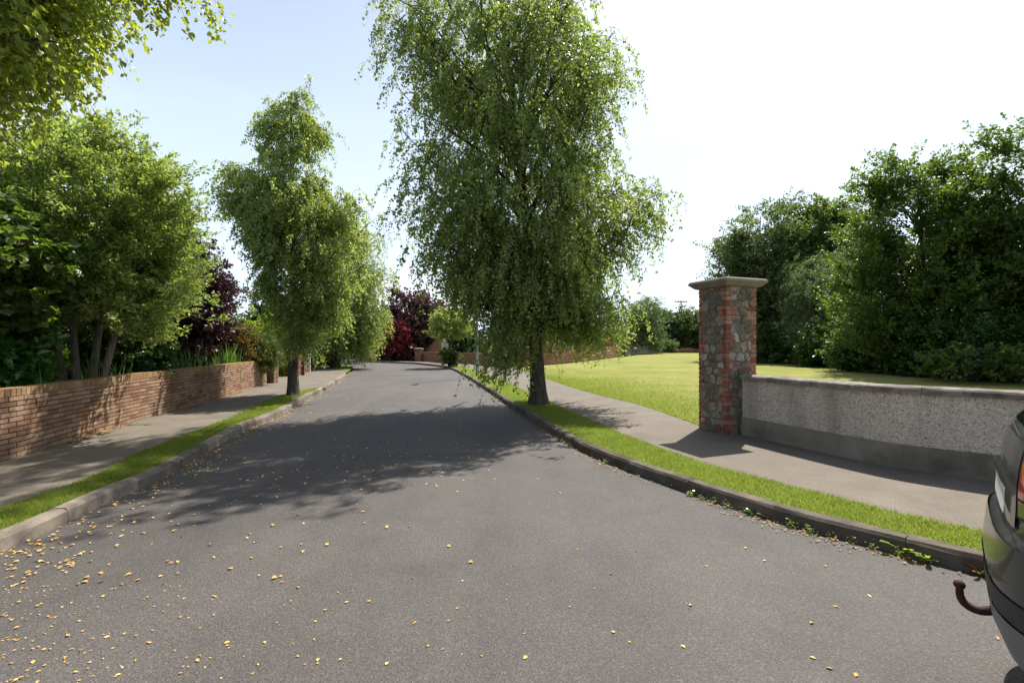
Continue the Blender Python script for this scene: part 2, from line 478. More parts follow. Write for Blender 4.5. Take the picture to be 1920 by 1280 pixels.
# ------------------------------------------------------------------ ground lines (world metres, mostly read off the photograph)
H1 = 0.12
Rk = [(14, -1.2), (9, .6), (6.2, 1.55), (4.6, 2.35)] + [P(x, y) for x, y in [(1842, 1078), (1650, 1028), (1517, 995), (1392, 957), (1308, 930), (1204, 893), (1100, 851), (1040, 817), (1000, 789), (951, 760), (930, 744), (901, 725), (880, 711), (849, 694), (820, 687), (785, 683), (745, 681)]] + [(-13.5, 40.2), (-20, 42.5), (-45, 45)]
Rg = [(14.3, -.6), (9.4, 1.2), (6.6, 2.2), (4.9, 2.95)] + [P(x, y, H1) for x, y in [(1842, 997), (1725, 972), (1517, 920), (1325, 870), (1183, 820), (1110, 788), (1035, 756), (966, 724), (906, 699), (862, 686.5), (820, 683), (790, 680)]]
Wr = [(12.5, 1.9), (8.6, 3.0), (6.6, 3.9)] + [P(1862, 901, H1), P(1640, 868, H1), P(1390, 813, H1)]
Rf = Wr + [P(x, y, H1) for x, y in [(1361, 813), (1313, 797), (1204, 759), (1133, 742), (1074, 726), (1027, 710), (990, 698)]] + [(.1, 29.3), (-.5, 29.5), P(891, 682.3, H1), P(800, 677, H1)]
Lk = [(-3.9, -6), (-3.9, 2)] + [P(x, y) for x, y in [(0, 1036), (104, 990), (208, 940), (300, 900), (375, 856), (462, 806), (528, 778), (569, 752), (608, 732), (655, 701), (662, 691)]] + [(-12.2, 33.2), (-16, 34.6), (-25, 36), (-45, 37.5)]
Lg = [(-4.55, -6), (-4.55, 2)] + [P(x, y, H1) for x, y in [(160, 900), (259, 850), (375, 806), (449, 776), (500, 751), (540, 738)]] + [(-6.6, 16.2)]
Lw = [(-6.0, -5), (-6.2, 1), (-6.35, 3.5)] + [P(x, y, H1) for x, y in [(0, 864), (62, 847), (162, 816), (269, 784), (397, 750), (450, 734), (500, 719)]]
sRk, sLk = spline(Rk, 600), spline(Lk, 600)
sRg, sRf = spline(Rg, 400), spline(Rf, 400)
sLg, sLw = spline(Lg, 200), spline(Lw, 200)


def offset(line, d):
    t = np.gradient(line, axis=0); t /= np.linalg.norm(t, axis=1, keepdims=True)
    return line + d * np.stack([-t[:, 1], t[:, 0]], 1)


def lawn_z(x, y):
    return .125 + .0065 * max(0.0, y - 6)


# big ground sheet, roads, pavements
o = build("ground", [(-900, -900, -.03), (900, -900, -.03), (900, 1500, -.03), (-900, 1500, -.03)], [[0, 1, 2, 3]], MAT['ground'])
tag(o, kind="structure")
road_poly = [tuple(p) for p in sRk] + [tuple(p) for p in sLk[::-1]]
sheet("road", road_poly, 0.0, MAT['asphalt'])
o_rk = offset(sRk, -.14)      # back of right kerb (line runs near->far, land is on the right)
o_lk = offset(sLk, .14)


def kerb(name, line, side, i0, i1, h0=.12, mat='kerb'):
    """kerb stones 0.9 m long with chamfered faces along a line"""
    mb = MB()
    seg = np.linalg.norm(np.diff(line, axis=0), axis=1); s = np.concatenate([[0], np.cumsum(seg)])
    L = s[-1]; n = int(L / .92)
    for i in range(n):
        if not (i0 <= (i + .5) / n <= i1): continue
        ss = np.linspace(i * L / n + .002, (i + 1) * L / n - .002, 4)
        front = np.stack([np.interp(ss, s, line[:, 0]), np.interp(ss, s, line[:, 1])], 1)
        t = np.gradient(front, axis=0); t /= np.linalg.norm(t, axis=1, keepdims=True)
        nn = np.stack([-t[:, 1], t[:, 0]], 1) * side
        dz = rng.normal(0, .002); dw = rng.normal(0, .002)
        prof = [(.0 + dw, -.02), (.012 + dw, h0 - .022 + dz), (.035 + dw, h0 + .004 + dz), (.135, h0 + .008 + dz), (.14, -.02)]
        V = []
        for k in range(4):
            for (a, z) in prof:
                p = front[k] + nn[k] * a
                V.append((p[0] + rng.normal(0, .003), p[1] + rng.normal(0, .003), z + rng.normal(0, .0025)))
        Fc = []
        for k in range(3):
            for j in range(4):
                a, b = k * 5 + j, k * 5 + j + 1
                Fc.append([a, b, b + 5, a + 5] if side > 0 else [a, a + 5, b + 5, b])
        Fc.append([0, 1, 2, 3]); Fc.append([15, 16, 17, 18])
        mb.add(V, Fc)
    o = mb.build(name, MAT[mat])
    tag(o, kind="structure")
    return o


kerb("kerb", sRk, -1, 0, .93)
kerb("kerb", sLk, 1, 0, .405, mat="kerb_lit")
kerb("kerb", sLk, 1, .50, .62, mat="kerb_lit")

# right: grass strip between kerb and pavement, pavement
k = int(np.argmin(np.linalg.norm(sRk - sRg[-1], axis=1)))
sheet("grass_verge", [tuple(p) for p in offset(sRk[:k], -.135)] + [tuple(p) for p in sRg[::-1]], .118, MAT['verge'])
sheet("pavement", [tuple(p) for p in offset(sRg, .25)] + [(-8.3, 37.4), (-9.2, 39.3), (-8.6, 39.9)] + [tuple(p) for p in sRf[::-1]], .112, MAT['pave'])
ja, jb = np.array(P(733, 718.5)), np.array(P(893, 712)); V = []
for i_ in range(41):
    q = ja + (jb - ja) * i_ / 40; w_ = .018 + .012 * math.sin(i_ * 1.9) * math.sin(i_ * .7)
    V += [(q[0], q[1] - w_, .004), (q[0], q[1] + w_, .004)]
tag(build("road_joint", V, [[2 * k_, 2 * k_ + 2, 2 * k_ + 3, 2 * k_ + 1] for k_ in range(40)], plain("tar", (.03, .028, .027), .6)), kind="structure")
# left
kL = int(np.argmin(np.linalg.norm(sLk - np.array([-6.6, 16.2]), axis=1)))
sheet("grass_verge", [tuple(p) for p in offset(sLk[:kL], .135)] + [tuple(p) for p in sLg[::-1]], .118, MAT['verge'])
poly = [tuple(p) for p in offset(sLg, -.3)[:185]] + [(-6.42, 16.0)]
far = [tuple(p) for p in offset(sLk, .1)[kL:] if p[1] < 33.3 and p[0] > -13]
sheet("pavement", poly + far + [(-14.5, 33.6), (-15.0, 29), (-14.5, 26), (-22, 24.5), (-22, 18.6), (-11, 17.6)] + [tuple(p) for p in offset(sLw, .02)[::-1]], .112, MAT['pave'])
kA = [tuple(p) for p in offset(sLk, .13) if 26 < p[1] < 32.2]
sheet("grass_verge", kA + [(kA[-1][0] - 1.1, kA[-1][1] + .6), (kA[len(kA) // 2][0] - 1.5, kA[len(kA) // 2][1]), (kA[0][0] - .35, kA[0][1])], .122, MAT['verge'])
# far driveway apron across the junction and the far grass strip
sheet("driveway", [(-8.6, 39.4), (-9.4, 39.0), (-14, 41.2), (-24, 44.5), (-24, 47), (-15, 46.2), (-14, 52), (-9.5, 52), (-9.2, 41)], .04, MAT['pave'])
# garden soil behind the left wall, gardens beyond
sheet("garden_soil", [(-6.5, -5), (-6.6, 3.5)] + [(p[0] - .25, p[1] + .1) for p in sLw[80:]] + [(-16, 18.5), (-40, 18.5), (-40, -5)], .2, MAT['soil'])

def lawn_zz(x, y, xe):
    return .119 + (lawn_z(x, y) - .119) * min(1.0, max(0.0, (x - xe) / 2.5)) ** 1.5


# lawn: open green on the right
rows = []
ys = np.concatenate([np.linspace(2.2, 30, 90), np.linspace(30.5, 90, 50)])
edge = np.array([p for p in sRf if p[0] > -.2])
eo = edge[np.argsort(edge[:, 1])]
V = []; nx = 26
for y in ys:
    if y < 8.0: xe = np.interp(y, eo[:, 1], eo[:, 0]) + .16
    elif y < 29.4: xe = np.interp(y, eo[:, 1], eo[:, 0])
    else: xe = np.interp(y, [29.4, 33, 40, 55, 90], [0.1, 2.8, 6.7, 13.2, 14])
    for u in np.linspace(0, 1, nx):
        x = xe + (70 - xe) * u ** 2
        V.append((x, y, lawn_zz(x, y, xe) + .02 * math.sin(x * .5) * math.sin(y * .33) * min(1, u * 9)))
Fc = [[i * nx + j, i * nx + j + 1, (i + 1) * nx + j + 1, (i + 1) * nx + j] for i in range(len(ys) - 1) for j in range(nx - 1)]
tag(build("lawn", V, Fc, MAT['lawn'], smooth=True), kind="structure")


# ------------------------------------------------------------------ grass blades (stuff)
def blades(name, pts, zs, h, w, mat, label=None):
    n = len(pts)
    ang = rng.uniform(0, 2 * math.pi, n); lean = rng.uniform(.2, .95, n) * h
    hh = h * rng.uniform(.45, 1.15, n); la = rng.uniform(0, 2 * math.pi, n)
    c = np.stack([pts[:, 0], pts[:, 1], zs - .004], 1)
    wv = np.stack([np.cos(ang), np.sin(ang), 0 * ang], 1) * (w * rng.uniform(.6, 1.3, n))[:, None]
    tip = c + np.stack([np.cos(la) * lean, np.sin(la) * lean, hh], 1)
    V = np.stack([c - wv, c + wv, tip], 1).reshape(-1, 3)
    Fc = np.arange(3 * n).reshape(-1, 3)
    clump = .5 + .35 * np.sin(pts[:, 0] * 5.1 + 1.3 * np.sin(pts[:, 1] * 3.7)) * np.sin(pts[:, 1] * 4.3 + pts[:, 0])
    r = np.clip(rng.uniform(0, .75, n) + .3 * clump, 0, 1)
    o = build(name, V, Fc, mat, rnd=r)
    tag(o, kind="stuff")
    return o


def strip_pts(A, B, n, near=1.0):
    """random points in the ruled strip between two lines, denser near the camera"""
    A = np.asarray(A); B = np.asarray(B)
    seg = np.linalg.norm(np.diff(A, axis=0), axis=1); mid = (A[1:] + B[:-1]) / 2
    wid = np.linalg.norm(A[1:] - B[1:], axis=1)
    d = np.linalg.norm(mid, axis=1)
    wgt = seg * wid / np.maximum(d, 2.5) ** near
    i = rng.choice(len(seg), n, p=wgt / wgt.sum())
    t = rng.random(n)[:, None]; s = rng.random(n)[:, None]
    a = A[i] * (1 - t) + A[i + 1] * t; b = B[i] * (1 - t) + B[i + 1] * t
    return a * (1 - s) + b * s


def nearest_on(A, B):
    return np.array([B[np.argmin(np.linalg.norm(B - a, axis=1))] for a in A])


A = offset(sRk, -.145); A = A[(A[:, 1] > .5) & (A[:, 1] < 30) & (A[:, 0] < 7.5)]
B = nearest_on(A, sRg)
B = B + (B - A) / (np.linalg.norm(B - A, axis=1, keepdims=True) + 1e-6) * .035
p = strip_pts(A, B, 95000, 1.2)
blades("grass", p, np.full(len(p), .118), .042, .0028, MAT['blade'])
A = offset(sLk, .145); A = A[(A[:, 1] > 1.0) & (A[:, 1] < 16)]
B = nearest_on(A, sLg)
B = B + (B - A) / (np.linalg.norm(B - A, axis=1, keepdims=True) + 1e-6) * .03
p = strip_pts(A, B, 75000, 1.2)
blades("grass", p, np.full(len(p), .118), .042, .0028, MAT['blade'])
# lawn blades near the pavement edge and behind the wall
ey = rng.uniform(8.2, 26, 60000) ** 1.0
ex = np.interp(ey, eo[:, 1], eo[:, 0]) - .04 + rng.exponential(1.6, len(ey))
p = np.stack([ex, ey], 1)
blades("grass", p, np.array([lawn_zz(q[0], q[1], np.interp(q[1], eo[:, 1], eo[:, 0])) for q in p]), .05, .005, MAT['blade'])


# ------------------------------------------------------------------ trees
def leaves_np(c, ax, size, up=.5, wr=.42, mode=0):
    """leaf quads / folded leaves. c (n,3), ax (n,3) leaf axis, size (n,)"""
    n = len(c)
    ax = ax / (np.linalg.norm(ax, axis=1, keepdims=True) + 1e-9)
    r = rng.normal(size=(n, 3)); r[:, 2] += up * 2
    sd = np.cross(ax, r); sd /= np.linalg.norm(sd, axis=1, keepdims=True) + 1e-9
    nm = np.cross(sd, ax)
    L = size[:, None]; Wd = L * wr
    if mode == 0:
        V = np.stack([c, c + ax * L * .42 + sd * Wd + nm * L * .06, c + ax * L, c + ax * L * .42 - sd * Wd + nm * L * .06], 1).reshape(-1, 3)
        return V, np.arange(4 * n).reshape(-1, 4)
    b = c; t = c + ax * L - nm * L * .08
    V = np.stack([b, c + ax * L * .28 + sd * Wd + nm * L * .10, c + ax * L * .62 + sd * Wd * .72 + nm * L * .07, t,
                  c + ax * L * .62 - sd * Wd * .72 + nm * L * .07, c + ax * L * .28 - sd * Wd + nm * L * .10], 1).reshape(-1, 3)
    i = np.arange(n)[:, None] * 6
    q = np.concatenate([i + np.array([[0, 1, 2, 3]]), i + np.array([[0, 3, 4, 5]])], 1).reshape(-1, 4)
    return V, q


def tree(name, label, cat, x, y, z0, rows, lmat, bmat, *, tr=.15, ncl=60, ntw=900, nlf=45, leaf=.055, wr=.42, droop=1.0, twl=1.0,
         first=.2, rc=.5, depth=.9, stems=None, lean=0.0, slope=.75, hang=.5, group=None, extra=(), clusters=None, mode=0, up=.5,
         twig_r=.004, out=1.0, shell=.35, top=None, spread=.04, limb=.22, flare=1.5, twvis=True, wp=1.5):
    """x,y base; rows = (photo row, left px, right px) outline of the crown at the tree's own distance"""
    root = empty(name, (x, y, z0))
    tag(root, label, cat, group)
    if clusters is None:
        R = sorted([(WH(py, y) - z0, WX(a, y) - x, WX(b, y) - x) for py, a, b in rows])
        R = np.array(R)
        hs = R[:, 0]
        hh = np.linspace(hs[0], hs[-1], 200)
        wl, wr_ = np.interp(hh, hs, R[:, 1]), np.interp(hh, hs, R[:, 2])
        wt = np.maximum(wr_ - wl, .05) ** wp
        hc = rng.choice(hh, ncl, p=wt / wt.sum())
        # stratify heights a little
        hc = np.sort(hc)
        a = (np.interp(hc, hh, wr_) - np.interp(hc, hh, wl)) / 2; m = (np.interp(hc, hh, wr_) + np.interp(hc, hh, wl)) / 2
        th = np.arange(ncl) * 2.399963 + rng.normal(0, .4, ncl)
        rr = (shell + (1 - shell) * np.sqrt(rng.random(ncl))) * .93
        amax = (R[:, 2] - R[:, 1]).max() / 2
        cx = m + a * rr * np.cos(th); cy = (a * .6 + amax * .4 * np.minimum(1, a / amax * 1.5)) * depth * rr * np.sin(th)
        CL = np.stack([cx, cy, hc], 1)
        H = hs[-1]
    else:
        CL = np.asarray(clusters, float) - np.array([x, y, z0]); H = top or CL[:, 2].max()
    if len(extra):
        E = np.array([(WX(px, yy) - x, yy - y, WH(py, yy) - z0) for px, py, yy in extra]); CL = np.concatenate([CL, E])
    n = len(CL)
    # stems
    if stems is None: stems = [(lean, 0.0, 1.0)]
    mbt = MB(); paths = []
    for si, (dx, dy, f) in enumerate(stems):
        K = 14; s = np.linspace(0, 1, K)
        Hs = H * f * .96
        wob = np.stack([np.sin(s * 5 + si * 2 + x), np.cos(s * 4 + si + y), 0 * s], 1) * .05 * H * .12 * s[:, None]
        pth = np.stack([dx * (.16 + .84 * s ** 1.3) if len(stems) > 1 else dx * s ** 1.3, dy * s ** 1.3, s * Hs], 1) + wob
        rad = tr * (1 - s * .93) ** .9
        s2 = np.linspace(0, .16, 6)
        dense = np.concatenate([s2, s[3:]])
        pth = np.stack([np.interp(dense, s, pth[:, k]) for k in range(3)], 1)
        rad = tr * (1 - dense * .95) ** .9 * (1 + (flare - 1) * np.exp(-dense * H / .28))
        pth[0, 2] = -.08
        mbt.tube(pth, rad, 12, cap=False)
        paths.append((pth, rad))
    # bark relief on the stem
    Vt = mbt.V
    for i in range(len(Vt)):
        Vt[i] = Vt[i] + rng.normal(0, tr * .035, Vt[i].shape)
    mbt.build("trunk", bmat, root, smooth=True)
    # limbs
    lp = []; lr = []
    for i in range(n):
        c = CL[i]
        best = None
        for pth, rad in paths:
            d = np.linalg.norm(c[:2] - np.array([np.interp(c[2], pth[:, 2], pth[:, k]) for k in (0, 1)]))
            if best is None or d < best[0]: best = (d, pth, rad)
        d, pth, rad = best
        ht = min(max(c[2] - d * slope - rng.random() * .3, H * first * (1 + .3 * rng.random())), pth[-1, 2] * .98)
        ht = min(ht, max(c[2] - .02, pth[-1, 2] * .04))
        p0 = np.array([np.interp(ht, pth[:, 2], pth[:, k]) for k in range(3)])
        L = np.linalg.norm(c - p0)
        p1 = p0 + (c - p0) * .5 + np.array([0, 0, .16 * L]) + rng.normal(0, .05 * L, 3)
        t = np.linspace(0, 1, 7)[:, None]
        cur = (1 - t) ** 2 * p0 + 2 * t * (1 - t) * p1 + t ** 2 * c
        cur[1:-1] += rng.normal(0, .03 * L, (5, 3)) + (np.sin(np.arange(1, 6) * 1.1 + i) * .035 * L)[:, None] * rng.normal(0, 1, 3)
        r0 = min(np.interp(ht, pth[:, 2], rad) * .6, tr * limb * (.6 + .35 * L))
        lp.append(cur); lr.append(np.linspace(1, .12, 7) ** 1.0 * max(r0, .008))
    lp = np.array(lp); lr = np.array(lr)
    # twigs
    ntw = int(ntw)
    ci = rng.integers(0, n, ntw)
    t = rng.uniform(.45, 1.0, ntw); k = np.minimum((t * 6).astype(int), 5); fr = (t * 6 - k)[:, None]
    st = lp[ci, k] * (1 - fr) + lp[ci, k + 1] * fr
    # secondary offshoots
    a1 = st.copy()
    st = st + rng.normal(0, rc * .55, (ntw, 3)) * np.array([1, 1, .75])
    out_d = st - np.array([np.interp(st[:, 2], paths[0][0][:, 2], paths[0][0][:, q]) for q in (0, 1)] + [st[:, 2]]).T
    out_d /= np.linalg.norm(out_d, axis=1, keepdims=True) + 1e-6
    dr = out_d * out + rng.normal(0, .55, (ntw, 3)); dr[:, 2] = dr[:, 2] * .5 + hang
    dr /= np.linalg.norm(dr, axis=1, keepdims=True)
    L = twl * rng.uniform(.35, 1.1, ntw)
    s = np.linspace(0, 1, 6)[None, :, None]
    tw = st[:, None] + dr[:, None] * (L[:, None, None] * s * (1 - .35 * droop * s)) + np.array([0, 0, -1.0]) * (L[:, None, None] * droop * s ** 2)
    tw[:, :, 2] = np.maximum(tw[:, :, 2], .12)
    V1, F1 = tubes_np(lp, lr, 6)
    if twvis:
        conn = np.stack([a1, (a1 + st) / 2 + rng.normal(0, .03, a1.shape), st], 1)
        V2, F2 = tubes_np(conn, np.tile(np.array([[2.0, 1.5, 1.1]]) * twig_r, (ntw, 1)), 3)
        V3, F3 = tubes_np(tw, np.tile(np.linspace(1.0, .35, 6)[None] * twig_r, (ntw, 1)), 3)
        V = np.concatenate([V1, V2, V3]); Fc = np.concatenate([F1, F2 + len(V1), F3 + len(V1) + len(V2)])
    else: V, Fc = V1, F1
    build("branches", V, Fc, bmat, root, smooth=True)
    # leaves
    N = ntw * nlf
    ti = np.repeat(np.arange(ntw), nlf); u = rng.random(N) ** .85 * 5; k = np.minimum(u.astype(int), 4); fr = (u - k)[:, None]
    c = tw[ti, k] * (1 - fr) + tw[ti, k + 1] * fr
    tang = tw[ti, k + 1] - tw[ti, k]; tang /= np.linalg.norm(tang, axis=1, keepdims=True) + 1e-9
    c = c + rng.normal(0, spread, (N, 3))
    ax = tang * .5 + rng.normal(0, .6, (N, 3)) + np.array([0, 0, -.5 * min(1, droop + .2)])
    sz = leaf * np.clip(rng.lognormal(-.08, .3, N), .45, 1.7)
    c[:, 2] = np.maximum(c[:, 2], .05)
    V, Fc = leaves_np(c, ax, sz, up, wr, mode)
    tr_ = (rng.normal(0, .10, ntw) + rng.normal(0, .10, n)[ci])[ti]
    r = np.clip(rng.uniform(0.05, .95, N) + tr_, 0, 1)
    if mode: r = np.repeat(r, 2)
    build("crown", V, Fc, lmat, root, rnd=r)
    return root


BIRCHG = "silver birches along the road"
tree("birch_tree", "big weeping silver birch on the right verge, its dark trunk leaning beside the kerb", "tree", .66, 11.4, .1,
     [(-75, 790, 930), (-30, 730, 1000), (30, 705, 1120), (100, 730, 1165), (200, 735, 1175), (300, 755, 1175), (400, 770, 1200), (450, 765, 1195), (510, 785, 1165), (560, 850, 1160), (600, 900, 1150)],
     MAT['l_birch'], MAT['bark_big'], tr=.19, ncl=160, ntw=5700, nlf=44, leaf=.056, droop=1.05, twl=.8, first=.15, rc=.5, depth=.85, lean=-.95, slope=1.0, hang=.2, limb=.13, wp=1.0, spread=.035,
     extra=[(1225, 345, 11.2), (1245, 360, 11.3), (1200, 370, 11.3), (1215, 400, 11.2), (935, 620, 10.9), (950, 650, 10.8), (940, 670, 10.8), (925, 600, 11.0), (1195, 350, 11.3), (725, 80, 11.4), (740, 230, 11.2), (745, 330, 11.2), (1165, 130, 11.4), (1150, 60, 11.5), (1080, 590, 11.3), (1120, 600, 11.5), (1145, 570, 11.2), (1050, 575, 11.8), (1100, 555, 11.0), (1020, 590, 11.9), (1065, 620, 11.6), (1130, 620, 11.2), (880, 560, 11.0), (850, 530, 11.3)], flare=1.55)
tree("birch_tree", "silver birch with pointed top on the left verge, near the end of the brick wall", "tree", -6.39, 13.4, .1,
     [(150, 540, 568), (190, 525, 580), (245, 500, 597), (290, 480, 605), (325, 445, 610), (360, 425, 625), (400, 435, 655), (460, 455, 675), (520, 480, 680), (570, 505, 672), (605, 530, 655), (622, 560, 640)],
     MAT['l_birch2'], MAT['bark_birch'], tr=.155, ncl=82, ntw=3000, nlf=42, leaf=.056, droop=.9, twl=.62, first=.2, rc=.34, depth=.9, slope=.9, hang=.3, limb=.14, wp=1.1,
     extra=[(405, 345, 13.3), (425, 330, 13.3), (430, 310, 13.4), (440, 380, 13.4), (560, 630, 12.9), (570, 650, 12.8), (640, 600, 13.0), (495, 225, 13.4), (600, 235, 13.4), (680, 385, 13.2), (690, 420, 13.1), (660, 370, 13.2)], flare=1.3)
tree("birch_tree", "smaller silver birch further down the left verge, half hidden behind the nearer birch", "tree", -11.4, 29.6, .1,
     [(400, 640, 680), (440, 630, 710), (490, 612, 725), (540, 600, 728), (590, 592, 722), (630, 595, 705), (655, 600, 690)],
     MAT['l_birch2'], MAT['bark_dark'], tr=.26, ncl=60, ntw=2300, nlf=34, leaf=.09, droop=1.0, twl=1.3, first=.15, rc=.7, slope=.9, twig_r=.006, spread=.07)

# overhanging birch whose trunk stands out of the frame on the left
cl = []
while len(cl) < 130:
    p = np.array([-5.3, 3.3, 5.6]) + rng.normal(0, 1, 3) * np.array([1.5, 1.5, 1.6])
    if np.linalg.norm((p - np.array([-5.3, 3.3, 5.6])) / np.array([3.0, 3.0, 3.4])) > 1: continue
    if p[1] < .8 and p[0] > -3.5: continue
    if p[1] > .2:
        px = 960 + F * p[0] / p[1]; py = HZ - F * (p[2] - EYE) / p[1]
        if px > -60 and px / 300 + (py + 60) / 235 > 1.0: continue
        if py > 150 and px > -120: continue
    cl.append(p)
for px, py, yy in [(260, -60, 4.4), (200, -30, 4.2), (300, -120, 4.3), (150, 20, 4.4), (90, 40, 4.6), (40, 60, 4.4), (120, -20, 4.2), (60, -10, 4.5), (10, 90, 4.3), (240, -110, 4.6), (180, -70, 4.4), (20, 30, 4.2), (330, -150, 4.5), (0, 120, 4.5), (100, 70, 4.3), (30, 0, 4.1)]:
    cl.append(np.array([WX(px, yy), yy, WH(py, yy)]))
    cl.append(np.array([WX(px - 50, yy + .3), yy + .3, WH(py - 25, yy)]))
tree("birch_tree", "birch at the upper left edge whose leafy branches hang into the sky over the garden", "tree", -5.1, 2.2, .1, None,
     MAT['l_near'], MAT['bark_birch'], clusters=cl, top=8.2, tr=.15, ntw=3000, nlf=46, leaf=.05, droop=.75, twl=.6, first=.3, rc=.36, mode=1, twig_r=.0028, slope=.8, hang=.2, wr=.4, spread=.035)

# garden trees behind the left wall
tree("willow_tree", "light green many-stemmed garden tree leaning out over the brick wall", "tree", -7.75, 8.3, .2,
     [(265, 40, 170), (300, 0, 240), (345, -40, 290), (410, -60, 315), (480, -70, 330), (530, -60, 335), (565, 20, 325), (590, 150, 300)],
     MAT['l_willow'], MAT['bark_grey'], tr=.072, ncl=120, ntw=3300, nlf=42, leaf=.078, wr=.22, limb=.2, droop=.1, twl=.5, first=.30, rc=.34, hang=.7, slope=1.1, shell=.45,
     stems=[(-1.5, .2, .9), (-.45, -.1, .97), (.6, .2, .9), (1.5, -.3, .78)], flare=1.2, extra=[(335, 395, 8.2), (350, 480, 8.2), (362, 560, 8.0), (340, 440, 8.3), (290, 630, 7.8), (250, 285, 8.3), (190, 250, 8.3), (110, 240, 8.2), (290, 320, 8.2)])
tree("maple_tree", "dark broad-leaved tree at the left edge with a few yellowing leaves", "tree", -8.5, 6.3, .2,
     [(300, -330, -60), (360, -400, 10), (420, -420, 45), (480, -420, 90), (540, -420, 40), (600, -400, 10)],
     MAT['l_horn'], MAT['bark_grey'], tr=.1, ncl=60, ntw=900, nlf=30, leaf=.10, wr=.45, droop=.1, twl=.5, first=.25, rc=.4, hang=.3, up=.9, mode=1)
tree("plum_tree", "dark purple-leaved tree behind the left garden, beside the light green one", "tree", -9.75, 14.6, .2,
     [(455, 330, 380), (490, 300, 405), (530, 285, 425), (570, 280, 430), (600, 280, 430), (640, 290, 425), (680, 300, 400)],
     MAT['l_plum'], MAT['bark_dark'], tr=.1, ncl=60, ntw=1500, nlf=36, leaf=.075, droop=.1, twl=.5, first=.12, rc=.4, hang=.4)


def shrub(name, label, cat, px, Y, z0, rows, lm, *, ncl=26, ntw=420, nlf=34, leaf=.06, wr=.42, bm=None, **kw):
    a = dict(tr=.03, droop=.15, twl=.4, first=.04, rc=.25, hang=.5, slope=1.3, shell=.5, depth=.9, spread=.03, twvis=False, flare=1.1)
    a.update(kw)
    return tree(name, label, cat, WX(px, Y), Y, z0, rows, lm, bm or MAT['bark_dark'], ncl=ncl, ntw=ntw, nlf=nlf, leaf=leaf, wr=wr, **a)


# dark mass of evergreens closing the back of the garden
for i, (px, Y, t0, w, lab) in enumerate([(-330, 9.0, 360, 260, "dark evergreen tree outside the left edge behind the maple"),
                                         (20, 12.0, 380, 190, "dark evergreen at the back of the left garden, seen between the grey stems"),
                                         (200, 13.5, 430, 150, "dark evergreen behind the light green garden tree, near the purple tree"),
                                         (-120, 15.0, 330, 200, "tallest dark evergreen at the back left of the garden")]):
    tree("evergreen_tree", lab, "tree", WX(px, Y), Y, .2,
         [(t0, px - w * .4, px + w * .4), (t0 + 80, px - w * .8, px + w * .8), (560, px - w, px + w), (690, px - w, px + w)],
         MAT['l_dark'], MAT['bark_dark'], tr=.12, ncl=55, ntw=900, nlf=34, leaf=.10, droop=.1, twl=.6, first=.03, rc=.5, hang=.3, twvis=False,
         group="dark evergreens at the back of the left garden")
shrub("shrub", "glossy laurel shrub with big bright leaves leaning on the brick wall at the left edge", "shrub", -20, 6.9, .2,
      [(600, -110, 30), (630, -130, 60), (680, -140, 55), (710, -140, 30)], MAT['l_glossy'], leaf=.13, nlf=16, ntw=300, mode=1, wr=.3, up=.9)
shrub("shrub", "bright lime green shrub behind the wall between the grey stems", "shrub", 105, 10.3, .2,
      [(660, 80, 125), (690, 70, 140), (720, 75, 135)], MAT['l_lime'], leaf=.06)
shrub("shrub", "dark green shrub behind the wall under the light green tree", "shrub", 215, 10.0, .2,
      [(600, 185, 280), (640, 165, 300), (690, 170, 310)], MAT['l_dark'], leaf=.06, ntw=600)
shrub("shrub", "dark leafy shrub behind the wall beneath the purple tree", "shrub", 350, 14.6, .2,
      [(640, 290, 380), (660, 270, 400), (690, 280, 400)], MAT['l_horn'], leaf=.06, ntw=700)
shrub("shrub", "orange and green leaved shrub beside the conifer at the end of the wall", "shrub", 438, 15.7, .2,
      [(612, 415, 465), (640, 400, 475), (675, 400, 470)], MAT['l_orange'], leaf=.055, ntw=520)
shrub("conifer", "feathery conifer spilling over the end of the left brick wall by its pillar", "conifer", 482, 16.6, .2,
      [(618, 462, 492), (640, 455, 500), (662, 462, 500), (680, 478, 498)], MAT['l_conifer'], leaf=.16, wr=.06, ntw=700, nlf=40, twl=.42, hang=.25, spread=.04, out=1.2, droop=.35)
shrub("shrub", "yellow-green rounded shrub in the driveway opening between the two brick pillars", "shrub", 524, 21.6, .12,
      [(672, 514, 534), (685, 510, 537), (700, 512, 536)], MAT['l_gold'], leaf=.07, ntw=300, rc=.18, twl=.25)
shrub("shrub", "green shrub behind the yellow one in the driveway opening", "shrub", 526, 23.6, .12,
      [(660, 512, 536), (672, 506, 545), (690, 510, 540)], MAT['l_ash'], leaf=.08, ntw=300)

# hedge trees beyond the driveway on the left
for px, Y, t0, w, lm, lab in [(470, 27, 590, 46, 'l_lime', "light green shrubby tree beyond the left driveway, just right of the purple tree"),
                              (520, 29, 560, 60, 'l_dark', "dark green tree beyond the left driveway behind the birch trunk"),
                              (590, 33, 570, 60, 'l_dark', "dark green tree beyond the driveway, left of the second birch"),
                              (430, 31, 600, 60, 'l_dark', "dark low tree behind the orange shrub, left of the driveway"),
                              (350, 24, 560, 60, 'l_dark', "dark tree behind the purple tree")]:
    tree("hedge_tree", lab, "tree", WX(px, Y), Y, .1, [(t0, px - w * .4, px + w * .4), (t0 + 35, px - w * .85, px + w * .85), (650, px - w, px + w), (688, px - w, px + w)],
         MAT[lm], MAT['bark_dark'], tr=.15, ncl=45, ntw=800, nlf=32, leaf=.15, droop=.1, twl=1.0, first=.03, rc=.8, hang=.3, twvis=False, spread=.08, group="trees beyond the left driveway")

